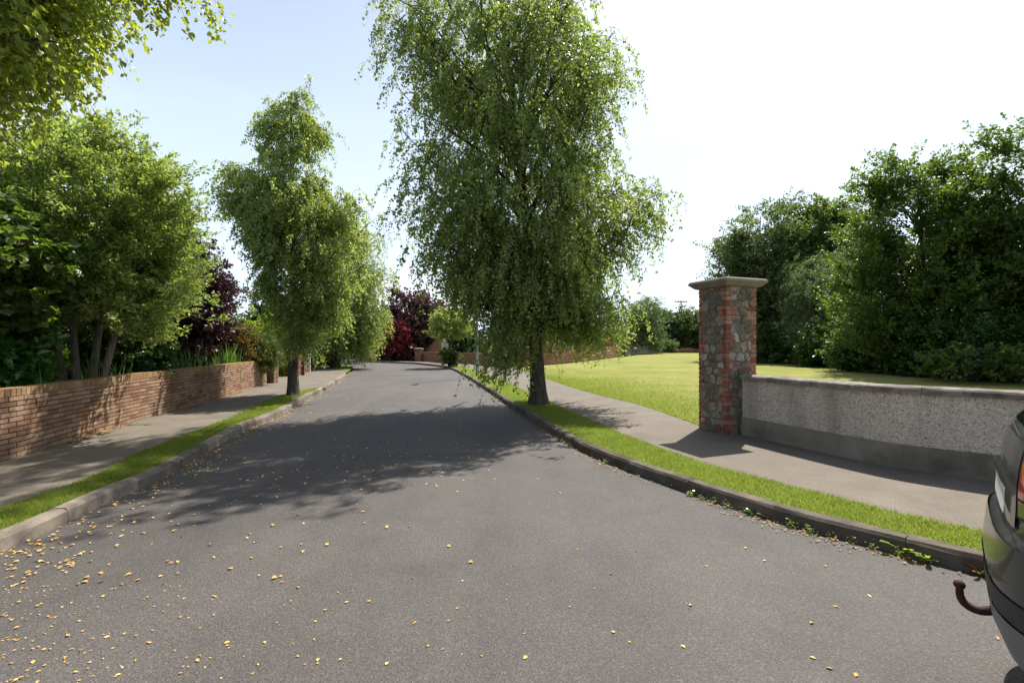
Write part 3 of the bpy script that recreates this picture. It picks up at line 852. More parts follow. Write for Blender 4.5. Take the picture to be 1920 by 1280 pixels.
# far centre: purple maple, red acer, small roadside tree
tree("maple_tree", "tall dark purple maple in front of the house at the bend", "tree", WX(765, 46), 46, .1,
     [(548, 750, 785), (575, 728, 808), (605, 705, 818), (640, 690, 820), (664, 700, 815)], MAT['l_plum2'], MAT['bark_dark'], tr=.2, ncl=60, ntw=1300, nlf=36, leaf=.22, droop=.1,
     twl=1.3, first=.05, rc=1.0, hang=.4, twvis=False, spread=.12)
tree("acer_tree", "small bright red Japanese maple beside the brick wall at the bend", "tree", WX(738, 43.5), 43.5, .05,
     [(597, 715, 758), (612, 700, 766), (635, 708, 768), (655, 720, 762), (668, 730, 755)], MAT['l_acer'], MAT['bark_dark'], tr=.08, ncl=36, ntw=700, nlf=30, leaf=.15, droop=.5,
     twl=.8, first=.08, rc=.5, hang=.3, twvis=False, spread=.07)
tree("maple_tree", "low dark purple tree behind the far brick wall, left of the red Japanese maple", "tree", WX(706, 49), 49, .1,
     [(612, 690, 722), (635, 682, 735), (662, 680, 738)], MAT['l_plum'], MAT['bark_dark'], tr=.1, ncl=30, ntw=600, nlf=30, leaf=.2, droop=.2,
     twl=1.0, first=.05, rc=.7, hang=.3, twvis=False, spread=.1)
tree("small_tree", "small bright green roadside tree on the right verge before the bend", "tree", WX(843, 31), 31, .1,
     [(575, 830, 862), (595, 812, 878), (612, 808, 880), (628, 812, 872)], MAT['l_willow'], MAT['bark_dark'], tr=.1, ncl=40, ntw=620, nlf=30, leaf=.10, droop=.3,
     twl=.6, first=.4, rc=.4, hang=.3, spread=.06)
shrub("shrub", "leafy sucker shrub around the foot of the small roadside tree", "shrub", 843, 30.7, .1,
      [(660, 832, 858), (670, 834, 855), (682, 840, 850)], MAT['l_ash'], leaf=.11, ntw=110, twl=.45, rc=.2)

shrub("shrub", "dark evergreen shrub behind the curved brick wall, right of the small roadside tree", "shrub", 878, 38, .1,
      [(615, 862, 892), (635, 850, 905), (668, 852, 905)], MAT['l_dark'], leaf=.14, ntw=500, rc=.5, twl=.7, spread=.08)

# right: tree belt behind the green
tree("hornbeam_tree", "huge dense dark green tree at the right with upright leafy shoots, behind the rendered wall", "tree", WX(1730, 21.5), 21.5, .2,
     [(330, 1680, 1750), (355, 1650, 1800), (390, 1615, 1830), (440, 1592, 1860), (500, 1572, 1880), (580, 1575, 1890), (650, 1585, 1890), (690, 1620, 1880)],
     MAT['l_horn'], MAT['bark_dark'], tr=.2, limb=.1, ncl=180, ntw=5600, nlf=34, leaf=.11, droop=-.1, twl=.95, first=.03, rc=.55, hang=.55, twvis=False, spread=.05, up=.9,
     extra=[(1672, 300, 21.5), (1668, 330, 21.5), (1640, 350, 21.3), (1600, 345, 21.5), (1620, 340, 21.4), (1705, 325, 21.5), (1750, 318, 21.5), (1800, 305, 21.5), (1775, 330, 21.5), (1575, 640, 20.8), (1560, 575, 21)])
tree("hornbeam_tree", "dense dark green tree cut by the right edge of the photo, tallest of the belt", "tree", WX(1945, 19.0), 19.0, .2,
     [(275, 1900, 1980), (305, 1850, 2050), (355, 1820, 2120), (430, 1800, 2160), (520, 1790, 2170), (620, 1790, 2170), (700, 1800, 2150)],
     MAT['l_horn'], MAT['bark_dark'], tr=.2, limb=.1, ncl=140, ntw=4200, nlf=34, leaf=.11, droop=-.1, twl=.9, first=.03, rc=.55, hang=.55, twvis=False, spread=.05, up=.9,
     extra=[(1840, 265, 19), (1870, 270, 19), (1905, 250, 19)])
tree("ash_tree", "pale green domed tree at the left end of the belt, right behind the stone pillar", "tree", WX(1425, 37), 37, .25,
     [(395, 1400, 1470), (430, 1365, 1500), (480, 1345, 1520), (540, 1340, 1520), (600, 1350, 1520), (660, 1360, 1520)],
     MAT['l_ash'], MAT['bark_dark'], tr=.3, limb=.1, ncl=120, ntw=3300, nlf=32, leaf=.15, droop=.05, twl=1.3, first=.04, rc=.85, hang=.4, twvis=False, spread=.09,
     extra=[(1450, 385, 37), (1500, 375, 37), (1345, 470, 37), (1340, 510, 37)])
tree("ash_tree", "darker rounded tree between the domed tree and the huge dark one", "tree", WX(1545, 36), 36, .25,
     [(380, 1535, 1580), (420, 1500, 1600), (500, 1480, 1620), (600, 1480, 1620), (665, 1480, 1620)],
     MAT['l_horn'], MAT['bark_dark'], tr=.3, limb=.1, ncl=100, ntw=2700, nlf=32, leaf=.16, droop=.05, twl=1.3, first=.04, rc=.85, hang=.4, twvis=False, spread=.09)
tree("willow_tree", "grey-green bushy willow in front of the belt beside the huge dark tree", "tree", WX(1525, 30), 30, .25,
     [(475, 1520, 1575), (510, 1490, 1590), (560, 1475, 1590), (620, 1470, 1580), (672, 1480, 1580)],
     MAT['l_grey'], MAT['bark_dark'], tr=.15, ncl=70, ntw=1400, nlf=32, leaf=.11, wr=.22, droop=.5, twl=1.1, first=.04, rc=.7, hang=.4, twvis=False, spread=.07)
tree("tree", "tree of the belt outside the right edge, behind the rendered wall", "tree", 24.5, 14.0, .2, None,
     MAT['l_horn'], MAT['bark_dark'], clusters=[(24.5 + a * 4, 14 + b * 4, 1 + c * 8) for a, b, c in zip(rng.uniform(-1, 1, 60), rng.uniform(-1, 1, 60), rng.uniform(0, 1, 60))],
     top=9.5, tr=.2, ntw=900, nlf=32, leaf=.13, droop=0, twl=1.0, first=.05, rc=.7, hang=.4, twvis=False)
# undergrowth along the foot of the belt
for i, (px, Y, t0, w, lm, lab) in enumerate([(1400, 36.5, 610, 50, 'l_dark', "dark bramble bush at the left foot of the tree belt, next to the stone pillar"),
                                             (1470, 32, 605, 50, 'l_dark', "dark bramble bush under the grey-green willow"),
                                             (1560, 27, 600, 55, 'l_dark', "dark bush at the left foot of the huge dark tree"),
                                             (1650, 22.5, 610, 70, 'l_dark', "dark bush under the middle of the huge dark tree"),
                                             (1770, 19.5, 600, 80, 'l_dark', "dark bush behind the rendered wall left of the elder flowers"),
                                             (1900, 17.5, 590, 90, 'l_dark', "dark bush at the right edge behind the rendered wall")]):
    shrub("bush", lab, "bush", px, Y, .2, [(t0, px - w * .6, px + w * .6), (t0 + 40, px - w, px + w), (HZ + 36 + i * 6, px - w, px + w)], MAT[lm],
          leaf=.13, ntw=650, nlf=34, rc=.5, twl=.7, ncl=40, spread=.07, group="bushes at the foot of the tree belt")
ro = shrub("elder_shrub", "elder shrub with flat heads of dull white flowers behind the rendered wall", "shrub", 1830, 16.8, .2,
           [(645, 1770, 1900), (665, 1740, 1915), (700, 1740, 1915)], MAT['l_horn'], leaf=.1, ntw=380, rc=.3)
fc = []
for i in range(46):
    c = np.array([rng.uniform(-1.6, 1.7), rng.uniform(-1.1, -.2), rng.uniform(.5, 1.5)])
    for j in range(26):
        a, r_ = rng.uniform(0, 6.28), .075 * math.sqrt(rng.random())
        fc.append(c + np.array([math.cos(a) * r_, math.sin(a) * r_ * .7, rng.normal(0, .008) - r_ * .2]))
fc = np.array(fc)
V, Fc = leaves_np(fc, rng.normal(0, 1, fc.shape) * np.array([1, 1, .2]), np.full(len(fc), .02), 2.0, .5)
build("flowers", V, Fc, MAT['flower'], ro, rnd=rng.random(len(Fc)))

# far end of the green
for px, Y, t0, w, lm, lf, lab, kind in [(1205, 57, 572, 26, 'l_grey', .16, "silvery willow bush by the rendered garden wall at the far end of the green", "willow_bush"),
                                        (1262, 66, 582, 34, 'l_dark', .22, "dark green bushy tree in the middle of the far hedge", "hedge_tree"),
                                        (1308, 64, 585, 30, 'l_ash', .22, "mid green bushy tree in the far hedge just left of the stone pillar", "hedge_tree"),
                                        (1235, 70, 585, 28, 'l_ash', .22, "mid green bushy tree in the far hedge behind the willow bush", "hedge_tree"),
                                        (1355, 62, 600, 40, 'l_dark', .22, "dark bushy tree hidden behind the stone pillar", "hedge_tree")]:
    tree(kind, lab, "tree" if kind == "hedge_tree" else "bush", WX(px, Y), Y, .4, [(t0, px - w * .5, px + w * .5), (t0 + 18, px - w, px + w), (640, px - w, px + w), (657, px - w, px + w)],
         MAT[lm], MAT['bark_dark'], tr=.15, ncl=45, ntw=750, nlf=30, leaf=lf, droop=.2, twl=1.6, first=.03, rc=1.1, hang=.3, twvis=False, spread=.15)
tree("poplar_tree", "thin young tree poking above the far hedge", "tree", WX(1214, 68), 68, .4, [(548, 1210, 1217), (562, 1205, 1222), (580, 1202, 1227), (600, 1204, 1224)],
     MAT['l_ash'], MAT['bark_dark'], tr=.12, ncl=18, ntw=120, nlf=18, leaf=.2, droop=0, twl=.9, first=.3, rc=.4, hang=.6, spread=.1, twig_r=.015)
shrub("bush", "low rounded grey-green bush at the far edge of the green", "bush", 1246, 60, .45, [(637, 1234, 1256), (648, 1229, 1263), (657, 1230, 1262)], MAT['l_grey'], leaf=.16, wr=.2,
      ntw=420, rc=.5, twl=.7, spread=.1)
mb = MB()
for i in range(170):
    c = np.array([WX(1290, 61) + np.clip(rng.normal(0, 1.4), -2.2, 2.2), 61 + np.clip(rng.normal(0, .3), -.4, .4), .5 + abs(rng.normal(0, .22))]); d = rng.normal(0, 1, 3) * np.array([1, .6, .15]); d *= rng.uniform(.3, .9) / np.linalg.norm(d)
    mb.tube([c - d, c, c + d], [.03, .035, .02], 5)
mb.tube([(WX(1290, 61) - 2.6, 61, .5), (WX(1290, 61), 61.1, .62), (WX(1290, 61) + 2.6, 61, .5)], [.3, .5, .3], 7)
tag(mb.build("branch_pile", MAT['logs']), "low heap of cut reddish branches at the far edge of the green", "wood pile")
# far background tree line, one mass per side
def far_wood(name, label, x0, x1, Y, hgt, n=90):
    cs = []
    for i in range(n):
        x = rng.uniform(x0, x1); h = hgt * (.75 + .25 * math.sin(x * .21) * math.sin(x * .083 + 1))
        for j in range(150):
            cs.append((x + rng.normal(0, 2.2), Y + rng.normal(0, 2), min(h, abs(rng.normal(.5, .35)) * h)))
    c = np.array(cs); V, Fc = leaves_np(c, rng.normal(0, 1, c.shape), rng.uniform(.4, .9, len(c)), .6, .5)
    tag(build(name, V, Fc, MAT['l_ash'], rnd=rng.random(len(Fc))), label, "wood", kind="stuff")
far_wood("distant_wood", "distant line of trees beyond the green", 5, 120, 95, 7)
far_wood("distant_wood", "distant line of trees beyond the houses", -140, -10, 95, 7)

# thin irises behind the wall
def iris(px, Y, n, h):
    x = WX(px, Y)
    mbv = []; mbf = []; k = 0
    for i in range(n):
        bx, by = rng.normal(0, .13, 2); a = rng.uniform(0, 6.28); l = rng.uniform(.6, 1.1) * h; ln = rng.uniform(.02, .28) * l; w = .014
        la = rng.uniform(0, 6.28)
        for s_, ww in ((0, 1), (.35, 1.1), (.7, .8), (1, .1)):
            off = ln * s_ ** 2
            for sg in (-1, 1):
                mbv.append((bx + math.cos(la) * off + sg * w * ww * math.cos(a), by + math.sin(la) * off + sg * w * ww * math.sin(a), l * s_ * (1 - .12 * s_)))
        for q in range(3): mbf.append([k + q * 2, k + q * 2 + 1, k + q * 2 + 3, k + q * 2 + 2])
        k += 8
    o = build("iris_clump", mbv, mbf, MAT['l_iris'], rnd=np.repeat(rng.random(n), 3))
    o.location = (x, Y, .2)
    return o
IL = ["sword-leaved iris clump beside the laurel at the left edge, behind the wall", "iris clump between the laurel and the first grey stem, behind the wall", "short iris clump in front of the lime green shrub, behind the wall",
      "iris clump right of the leaning grey stem, under the light green tree", "second iris clump right of the grey stems, behind the wall", "third iris clump right of the grey stems",
      "tall wide iris clump where the light green tree's lowest branches end", "iris clump just left of the purple tree's foot, behind the wall", "iris clump directly below the purple tree", "iris clump below the right edge of the purple tree",
      "thin iris clump left of the orange-leaved shrub", "bright broad iris clump in front of the orange-leaved shrub", "bright iris clump touching the left side of the conifer"]
for i, (px, Y, n, h) in enumerate([(10, 6.5, 26, .85), (75, 7.0, 20, .95), (120, 7.4, 16, .85), (200, 8.2, 30, 1.0), (232, 8.6, 26, .95), (262, 9.2, 24, 1.0), (300, 10.2, 40, 1.15), (325, 10.9, 40, 1.2), (350, 11.6, 34, 1.1), (378, 12.4, 30, 1.15), (405, 14.6, 30, 1.0), (440, 14.6, 70, 1.15), (452, 15.2, 60, 1.1)]):
    Y = float(np.interp(px, [0, 62, 162, 269, 397, 450, 500], [5.85, 6.35, 7.5, 9.2, 12.1, 14.3, 17.2])) + .38
    o = iris(px, Y, n, h * 1.35); o.location.x -= .30
    tag(o, IL[i], "iris", "iris clumps behind the left wall")

# ------------------------------------------------------------------ brick walls
def brick_wall_line(line, z0, courses, top_h=.102, thick=.215, mat='brick', mtop='brick_top', bl=.215, ch=.075, vj=.011, parent=None, jit=.0016, topname="coping", bodyname="brickwork", step=1):
    seg = np.linalg.norm(np.diff(line, axis=0), axis=1); s = np.concatenate([[0], np.cumsum(seg)]); L = s[-1]
    def at(u):
        x, y = np.interp(u, s, line[:, 0]), np.interp(u, s, line[:, 1]); e = .05
        dx, dy = np.interp(min(u + e, L), s, line[:, 0]) - np.interp(max(u - e, 0), s, line[:, 0]), np.interp(min(u + e, L), s, line[:, 1]) - np.interp(max(u - e, 0), s, line[:, 1])
        return x, y, math.atan2(dy, dx)
    mb = MB(); mm = MB(); mt = MB()
    n = int(L / (bl + .01) / step); bu = L / n
    for c in range(courses):
        off = .5 * (c % 2)
        for i in range(n + (1 if off else 0)):
            u0, u1 = max(0, (i - off) * bu), min(L, (i + 1 - off) * bu)
            if u1 - u0 < .03: continue
            x, y, a = at((u0 + u1) / 2)
            d = rng.normal(0, jit)
            mb.box((x - math.sin(a) * d, y + math.cos(a) * d, z0 + (c + .5) * ch), (u1 - u0 - vj, thick, ch - .014), a)
    k = int(L / .3) + 2
    for i in range(k - 1):
        x, y, a = at((i + .5) * L / (k - 1))
        mm.box((x, y, z0 + (courses * ch + top_h * .4) / 2 - .03), (L / (k - 1) + .004, thick - .022, courses * ch + top_h * .4 + .06), a)
    nt_ = int(L / .077 / step)
    for i in range(nt_):
        x, y, a = at((i + .5) * L / nt_)
        mt.box((x, y, z0 + courses * ch + top_h / 2), (L / nt_ - .009, thick + .006, top_h + rng.normal(0, .0015)), a)
    mb.build(bodyname, MAT[mat], parent); mm.build("mortar", MAT['mortar'], parent); mt.build(topname, MAT[mtop], parent)


def brick_pillar(parent, x, y, z0, w, courses, mat, cap_mat, ang=0.0, cap_over=.05, cap_h=.07, name="pillar"):
    mb = MB(); ch = .075
    for c in range(courses):
        z = z0 + (c + .5) * ch
        nb = max(2, round(w / .225)); bw = w / nb
        for sd in range(4):
            for i in range(nb):
                u = -w / 2 + (i + .5) * bw
                if c % 2: u += bw * .25 if i % 2 else -bw * .25
                lx, ly = (u, -w / 2 + .05) if sd == 0 else (u, w / 2 - .05) if sd == 1 else (-w / 2 + .05, u) if sd == 2 else (w / 2 - .05, u)
                sx, sy = (bw - .012, .1) if sd < 2 else (.1, bw - .012)
                lx = max(-w / 2 + sx / 2, min(w / 2 - sx / 2, lx)); ly = max(-w / 2 + sy / 2, min(w / 2 - sy / 2, ly))
                lx += rng.normal(0, .0007); ly += rng.normal(0, .0007)
                ca, sa = math.cos(ang), math.sin(ang)
                mb.box((x + lx * ca - ly * sa, y + lx * sa + ly * ca, z), (sx, sy, ch - .013), ang)
    mb.build(name, MAT[mat], parent)
    mm = MB(); mm.box((x, y, z0 + courses * ch / 2), (w - .02, w - .02, courses * ch), ang); mm.build("mortar", MAT['mortar'], parent)
    mc = MB(); zt = z0 + courses * ch
    mc.box((x, y, zt + cap_h / 2), (w + 2 * cap_over, w + 2 * cap_over, cap_h), ang); mc.box((x, y, zt + cap_h + .02), (w + 2 * cap_over - .02, w + 2 * cap_over - .02, .04), ang, taper=.6)
    mc.build("cap", MAT[cap_mat], parent)


wl = empty("brick_wall", (0, 0, 0)); tag(wl, "long low pinkish brick garden wall with tan brick coping along the left pavement", "wall")
brick_wall_line(offset(sLw, .11), .11, 12, ch=.0675, vj=.005, bl=.21, jit=.0012, parent=wl)
pe = P(505, 718, H1)
pl_ = empty("brick_pillar", (0, 0, 0)); tag(pl_, "small brick gate pillar ending the long left wall, under the conifer", "pillar")
brick_pillar(pl_, pe[0] - .02, pe[1] + .22, .11, .34, 15, 'brick', 'cap')
pp = P(547, 704, H1)
pl2 = empty("brick_pillar", (0, 0, 0)); tag(pl2, "reddish brick gate pillar with pale cap beyond the driveway, behind the left birch trunk", "pillar")
brick_pillar(pl2, pp[0], pp[1] + .3, .11, .68, 15, 'brick_red', 'cap')
w2 = empty("brick_wall", (0, 0, 0)); tag(w2, "short red brick garden wall between the two left birches", "wall")
brick_wall_line(spline([(pp[0] + .34, pp[1] + .3), (-11.6, 25.5), (-13.4, 28.5), (-15.5, 31.0), (-22, 33)], 40), .11, 10, mat='brick_red', mtop='brick_far', parent=w2)
w3 = empty("brick_wall", (0, 0, 0)); tag(w3, "low brown brick wall across the junction at the far bend", "wall")
brick_wall_line(spline([(-13.3, 46.3), (-18, 46.6), (-30, 49)], 30), .05, 10, mat='brick_far', mtop='brick_far', parent=w3, step=2)
pl3 = empty("brick_pillar", (0, 0, 0)); tag(pl3, "brown brick gate pillar beside the red Japanese maple", "pillar")
brick_pillar(pl3, -12.9, 46.3, .05, .8, 12, 'brick_far', 'brick_far', cap_h=.05, cap_over=.02)
pq = P(785, 677, H1)
pl4 = empty("brick_pillar", (0, 0, 0)); tag(pl4, "brick gate pillar with pale square cap at the near end of the curved wall at the bend", "pillar")
brick_pillar(pl4, pq[0], pq[1], .08, .55, 14, 'brick_far', 'cap', cap_over=.08, cap_h=.1)
w4 = empty("brick_wall", (0, 0, 0)); tag(w4, "curved brown brick wall behind the right pavement, running from the bend to behind the big birch", "wall")
cn4 = spline([(pq[0] + .3, pq[1] + .1), (-5.2, 37.2), P(891, 682, H1), (-1.0, 30.6), (-.1, 30.0), (.9, 30.6), (2.8, 33)], 60)
brick_wall_line(cn4, .09, 10, mat='brick_far', mtop='brick_top', parent=w4)
w5 = empty("brick_wall", (0, 0, 0)); tag(w5, "taller brown brick wall along the far side of the green, right of the big birch trunk", "wall")
brick_wall_line(spline([(2.8, 33.0), (6.6, 40), (13.0, 54.6)], 40), .2, 14, mat='brick_far', mtop='brick_far', parent=w5, step=1.5)
# rendered wall with pillar at the far corner of the green
w6 = empty("rendered_wall", (0, 0, 0)); tag(w6, "pale rendered garden wall with a brick end pillar at the far left corner of the green", "wall")
mb = MB(); mb.box((15.4, 56.6, 1.7), (4.2, .2, 2.7), .35); mb.build("wall", MAT['cream'], w6)
brick_pillar(w6, 13.3, 55.2, .3, .6, 34, 'brick_red', 'cap')
mb = MB(); mb.box((15.4, 56.6, 3.1), (4.4, .34, .1), .35); mb.build("coping", MAT['cap'], w6)

# ------------------------------------------------------------------ right rendered wall and stone pillar
wr_line = spline([(12.5, 1.9), (8.6, 3.0), (6.6, 3.9), P(1862, 901, H1), P(1640, 868, H1), P(1390, 813, H1)], 70)
rw = empty("rendered_wall", (0, 0, 0)); tag(rw, "low pebble-dashed wall with weathered concrete coping curving right from the stone pillar", "wall")


def ribbon(line, prof, name, mat, parent, smooth=False, sub=1, jit=0.0):
    """sweep a closed profile (offset, z) along a line"""
    V = []; n = len(prof)
    for p_off in range(len(line)): pass
    t = np.gradient(line, axis=0); t /= np.linalg.norm(t, axis=1, keepdims=True); nn = np.stack([-t[:, 1], t[:, 0]], 1)
    for i in range(len(line)):
        for a, z in prof:
            q = line[i] + nn[i] * a; V.append((q[0] + rng.normal(0, jit), q[1] + rng.normal(0, jit), z + rng.normal(0, jit)))
    Fc = [[i * n + j, (i + 1) * n + j, (i + 1) * n + (j + 1) % n, i * n + (j + 1) % n] for i in range(len(line) - 1) for j in range(n)]
    mb = MB(); mb.add(V, Fc); mb.add(V[:n], [[0, 1, 2, 3]] if n == 4 else [[0, 1, 2, 3], [0, 3, 4, 5]][:max(1, n // 2 - 1)])
    mb.add(V[-n:], [[3, 2, 1, 0]])
    return mb.build(name, mat, parent, smooth)


# line runs from right to the pillar: camera side is on its left (positive offset is left of travel)
ribbon(wr_line, [(0, .05), (0, .40), (-.21, .40), (-.21, .05)], "plinth", MAT['plinth'], rw, jit=.0012)
ribbon(offset(wr_line, -.022), [(0, .40), (0, 1.02), (-.17, 1.02), (-.17, .40)], "roughcast", MAT['roughcast'], rw)
mbc = MB(); seg = np.linalg.norm(np.diff(wr_line, axis=0), axis=1); ss = np.concatenate([[0], np.cumsum(seg)]); Lc = ss[-1]
nst = int(Lc / 1.15)
for i in range(nst):
    us = np.linspace(i * Lc / nst + .003, (i + 1) * Lc / nst - .003, 9)
    ln = np.stack([np.interp(us, ss, wr_line[:, 0]), np.interp(us, ss, wr_line[:, 1])], 1)
    t = np.gradient(ln, axis=0); t /= np.linalg.norm(t, axis=1, keepdims=True); nn = np.stack([-t[:, 1], t[:, 0]], 1)
    prof = [(.035, 1.018), (.038, 1.072), (.02, 1.088), (-.105, 1.108), (-.23, 1.086), (-.25, 1.07), (-.248, 1.018)]
    V = []
    for k_ in range(9):
        for a, z in prof:
            q = ln[k_] + nn[k_] * a; V.append((q[0] + rng.normal(0, .002), q[1] + rng.normal(0, .002), z + rng.normal(0, .0028)))
    n7 = 7
    Fc = [[k_ * n7 + j, (k_ + 1) * n7 + j, (k_ + 1) * n7 + (j + 1) % n7, k_ * n7 + (j + 1) % n7] for k_ in range(8) for j in range(n7)]
    mbc.add(V, Fc); e = len(V) - 7
    for q0 in (0, e): mbc.add(V[q0:q0 + 7], [[0, 1, 2, 3], [0, 3, 4, 5], [0, 5, 6, 6]])
mbc.build("coping", MAT['coping'], rw)

# stone pillar
N0 = np.array([3.54, 7.58]); ax = np.array([.935, .355]); ay = np.array([-.355, .935]); PW, PD = .66, .62
PA = math.atan2(ax[1], ax[0])
cen = N0 + ax * PW / 2 + ay * PD / 2
pr = empty("stone_pillar", (cen[0], cen[1], .1), PA)
tag(pr, "tall square gate pillar of rubble stone with red brick corners and a flat concrete cap", "pillar")
Hp = 2.46
mb = MB(); mb.box((0, 0, Hp / 2), (PW - .022, PD - .022, Hp)); mb.build("core", MAT['mortar2'], pr)
mb = MB(); nc = int(Hp / .077); ch = Hp / nc
for c in range(nc):
    wide = (c // 3) % 2 == 0
    z = (c + .5) * ch
    for sx in (-1, 1):
        for sy in (-1, 1):
            qx = .225 if wide else .125; qy = .125 if wide else .215
            if c % 3 == 1: qx, qy = (.105, .215) if wide else (.105, .1)
            # L-shaped quoin: one brick along x face, one along y face
            for (lx, ly) in (((.222 if wide else .12), .1), (.1, (.20 if wide else .09))):
                if c % 3 == 1 and wide:
                    # two short bricks instead of one
                    if lx > ly:
                        for kx in (0, 1): mb.box((sx * (PW / 2 - .0555 - kx * .114), sy * (PD / 2 - .05), z), (.103, .1, ch - .012))
                    else:
                        for ky in (0, 1): mb.box((sx * (PW / 2 - .0495), sy * (PD / 2 - .0405 - ky * .088), z), (.101, .078, ch - .012))
                else:
                    e = rng.normal(0, .001)
                    mb.box((sx * (PW / 2 - lx / 2 + e), sy * (PD / 2 - ly / 2 + e), z), (lx, ly, ch - .012 - (.0006 if lx > ly else 0)))
mb.build("brick_corners", MAT['brick_red'], pr)
def rubble(width, height):
    """irregular stones laid in rough courses: a relief grid with a random number per stone"""
    seeds = []; z = 0.0
    while z < height + .1:
        rh = rng.uniform(.09, .20); x = -width / 2 - rng.uniform(0, .1)
        while x < width / 2 + .1:
            rw_ = rng.uniform(.09, .25); seeds.append((x + rw_ / 2, z + rh / 2 + rng.normal(0, .014))); x += rw_
        z += rh
    S = np.array(seeds); R = rng.random(len(S)); Hh = rng.uniform(.008, .03, len(S)); tl = rng.normal(0, .12, (len(S), 2))
    nx_, nz_ = int(width / .009), int(height / .009)
    gx, gz = np.meshgrid(np.linspace(-width / 2, width / 2, nx_), np.linspace(0, height, nz_))
    wx = gx + .008 * np.sin(gz * 61) + .005 * np.sin(gz * 143 + gx * 40); wz = gz + .008 * np.sin(gx * 57) + .005 * np.sin(gx * 131 + gz * 60)
    D = np.sqrt((wx[..., None] - S[:, 0]) ** 2 * .62 + (wz[..., None] - S[:, 1]) ** 2 * 1.5)
    o2 = np.argsort(D, -1)[..., :2]; d1 = np.take_along_axis(D, o2[..., :1], -1)[..., 0]; d2 = np.take_along_axis(D, o2[..., 1:], -1)[..., 0]
    e = np.clip((d2 - d1 - .010) / .018, 0, 1); e = e * e * (3 - 2 * e); k0 = o2[..., 0]
    h = e * (Hh[k0] + (gx - S[k0, 0]) * tl[k0, 0] + (gz - S[k0, 1]) * tl[k0, 1]) + rng.normal(0, .0007, gx.shape)
    h = np.clip(h, -.004, .032)
    r = np.where(e > .25, .06 + .94 * R[k0], 0.0)
    Fc = np.array([[i * nx_ + j, i * nx_ + j + 1, (i + 1) * nx_ + j + 1, (i + 1) * nx_ + j] for i in range(nz_ - 1) for j in range(nx_ - 1)])
    return gx.ravel(), gz.ravel(), h.ravel(), Fc, r.ravel()[Fc[:, 0]]
for face in range(4):
    wdt = PW if face < 2 else PD
    X, Zz, h, Fs, rr_ = rubble(wdt - .12, Hp)
    d_ = .020 - h
    if face == 0: G = np.stack([X, -PD / 2 + d_, Zz], 1)
    elif face == 1: G = np.stack([-X, PD / 2 - d_, Zz], 1)
    elif face == 2: G = np.stack([-PW / 2 + d_, -X, Zz], 1)
    else: G = np.stack([PW / 2 - d_, X, Zz], 1)
    build("rubble_stones", G, Fs, MAT['stone'], pr, rnd=rr_, smooth=True)
# cap: flat slab with a moulded underside and a low pyramid top
V = []; lv = [(.345, .325, 2.46), (.385, .365, 2.475), (.44, .42, 2.53), (.455, .435, 2.535), (.455, .435, 2.575), (.43, .41, 2.60), (.05, .05, 2.635)]
for a, b, z in lv:
    for sx, sy in ((-1, -1), (1, -1), (1, 1), (-1, 1)): V.append((sx * a, sy * b, z))
Fc = [[i * 4 + j, i * 4 + (j + 1) % 4, (i + 1) * 4 + (j + 1) % 4, (i + 1) * 4 + j] for i in range(len(lv) - 1) for j in range(4)] + [[3, 2, 1, 0], [24, 25, 26, 27]]
build("cap", V, Fc, MAT['cap'], pr)

# ------------------------------------------------------------------ houses and street furniture far away
def house(name, label, x0, x1, y0, y1, eave, ridge, wall, roof, wins, ang=0.0, z0=.1):
    root = empty(name, ((x0 + x1) / 2, (y0 + y1) / 2, z0), ang); tag(root, label, "house")
    w, d = x1 - x0, y1 - y0
    mb = MB(); mb.box((0, 0, eave / 2), (w, d, eave)); mb.build("wall", MAT[wall], root)
    ov = .4; hl = max(.1, w / 2 - d / 2 * .85)
    V = [(-w / 2 - ov, -d / 2 - ov, eave), (w / 2 + ov, -d / 2 - ov, eave), (w / 2 + ov, d / 2 + ov, eave), (-w / 2 - ov, d / 2 + ov, eave), (-hl, 0, ridge), (hl, 0, ridge),
         (-w / 2 - ov, -d / 2 - ov, eave - .12), (w / 2 + ov, -d / 2 - ov, eave - .12), (w / 2 + ov, d / 2 + ov, eave - .12), (-w / 2 - ov, d / 2 + ov, eave - .12)]
    mb = MB(); mb.add(V, [[0, 1, 5, 4], [2, 3, 4, 5], [1, 2, 5, 5], [3, 0, 4, 4], [0, 6, 7, 1], [1, 7, 8, 2], [2, 8, 9, 3], [3, 9, 6, 0], [6, 9, 8, 7]])
    rf = mb.build("roof", MAT[roof], root)
    mb = MB(); mb.tube([(-hl, 0, ridge + .02), (hl, 0, ridge + .02)], [.09, .09], 6); mb.build("ridge_tiles", MAT['roof2'], rf)
    mb = MB(); mb.box((hl * .5, 0, ridge + .3), (.6, .6, 1.0)); mb.box((hl * .5, 0, ridge + .84), (.7, .7, .08)); mb.build("chimney", MAT['brick_far'], rf)
    for cx_, cz_, ww, wh in wins:
        fr = MB(); y_ = -d / 2 - .03
        for a, b, c, e in ((cx_, cz_ + wh / 2, ww, .09), (cx_, cz_ - wh / 2, ww + .1, .12), (cx_ - ww / 2, cz_, .09, wh), (cx_ + ww / 2, cz_, .09, wh), (cx_ - ww / 6, cz_, .06, wh), (cx_ + ww / 6, cz_, .06, wh)):
            fr.box((a, y_ - (.004 if e > .1 else 0), b), (c, .1, e))
        f = fr.build("window", MAT['white'], root)
        g = MB(); g.box((cx_, y_ + .025, cz_), (ww - .04, .03, wh - .04)); g.build("pane", MAT['glass'], f)
    return root
house("house", "brown-roofed house behind the purple maple at the bend", -17.5, -5.2, 60, 69, 3.1, 6.9, 'cream', 'roof', [(-3, 1.8, 1.8, 1.3), (1.2, 1.8, 1.8, 1.3), (4.5, 1.8, 1.4, 1.3)])
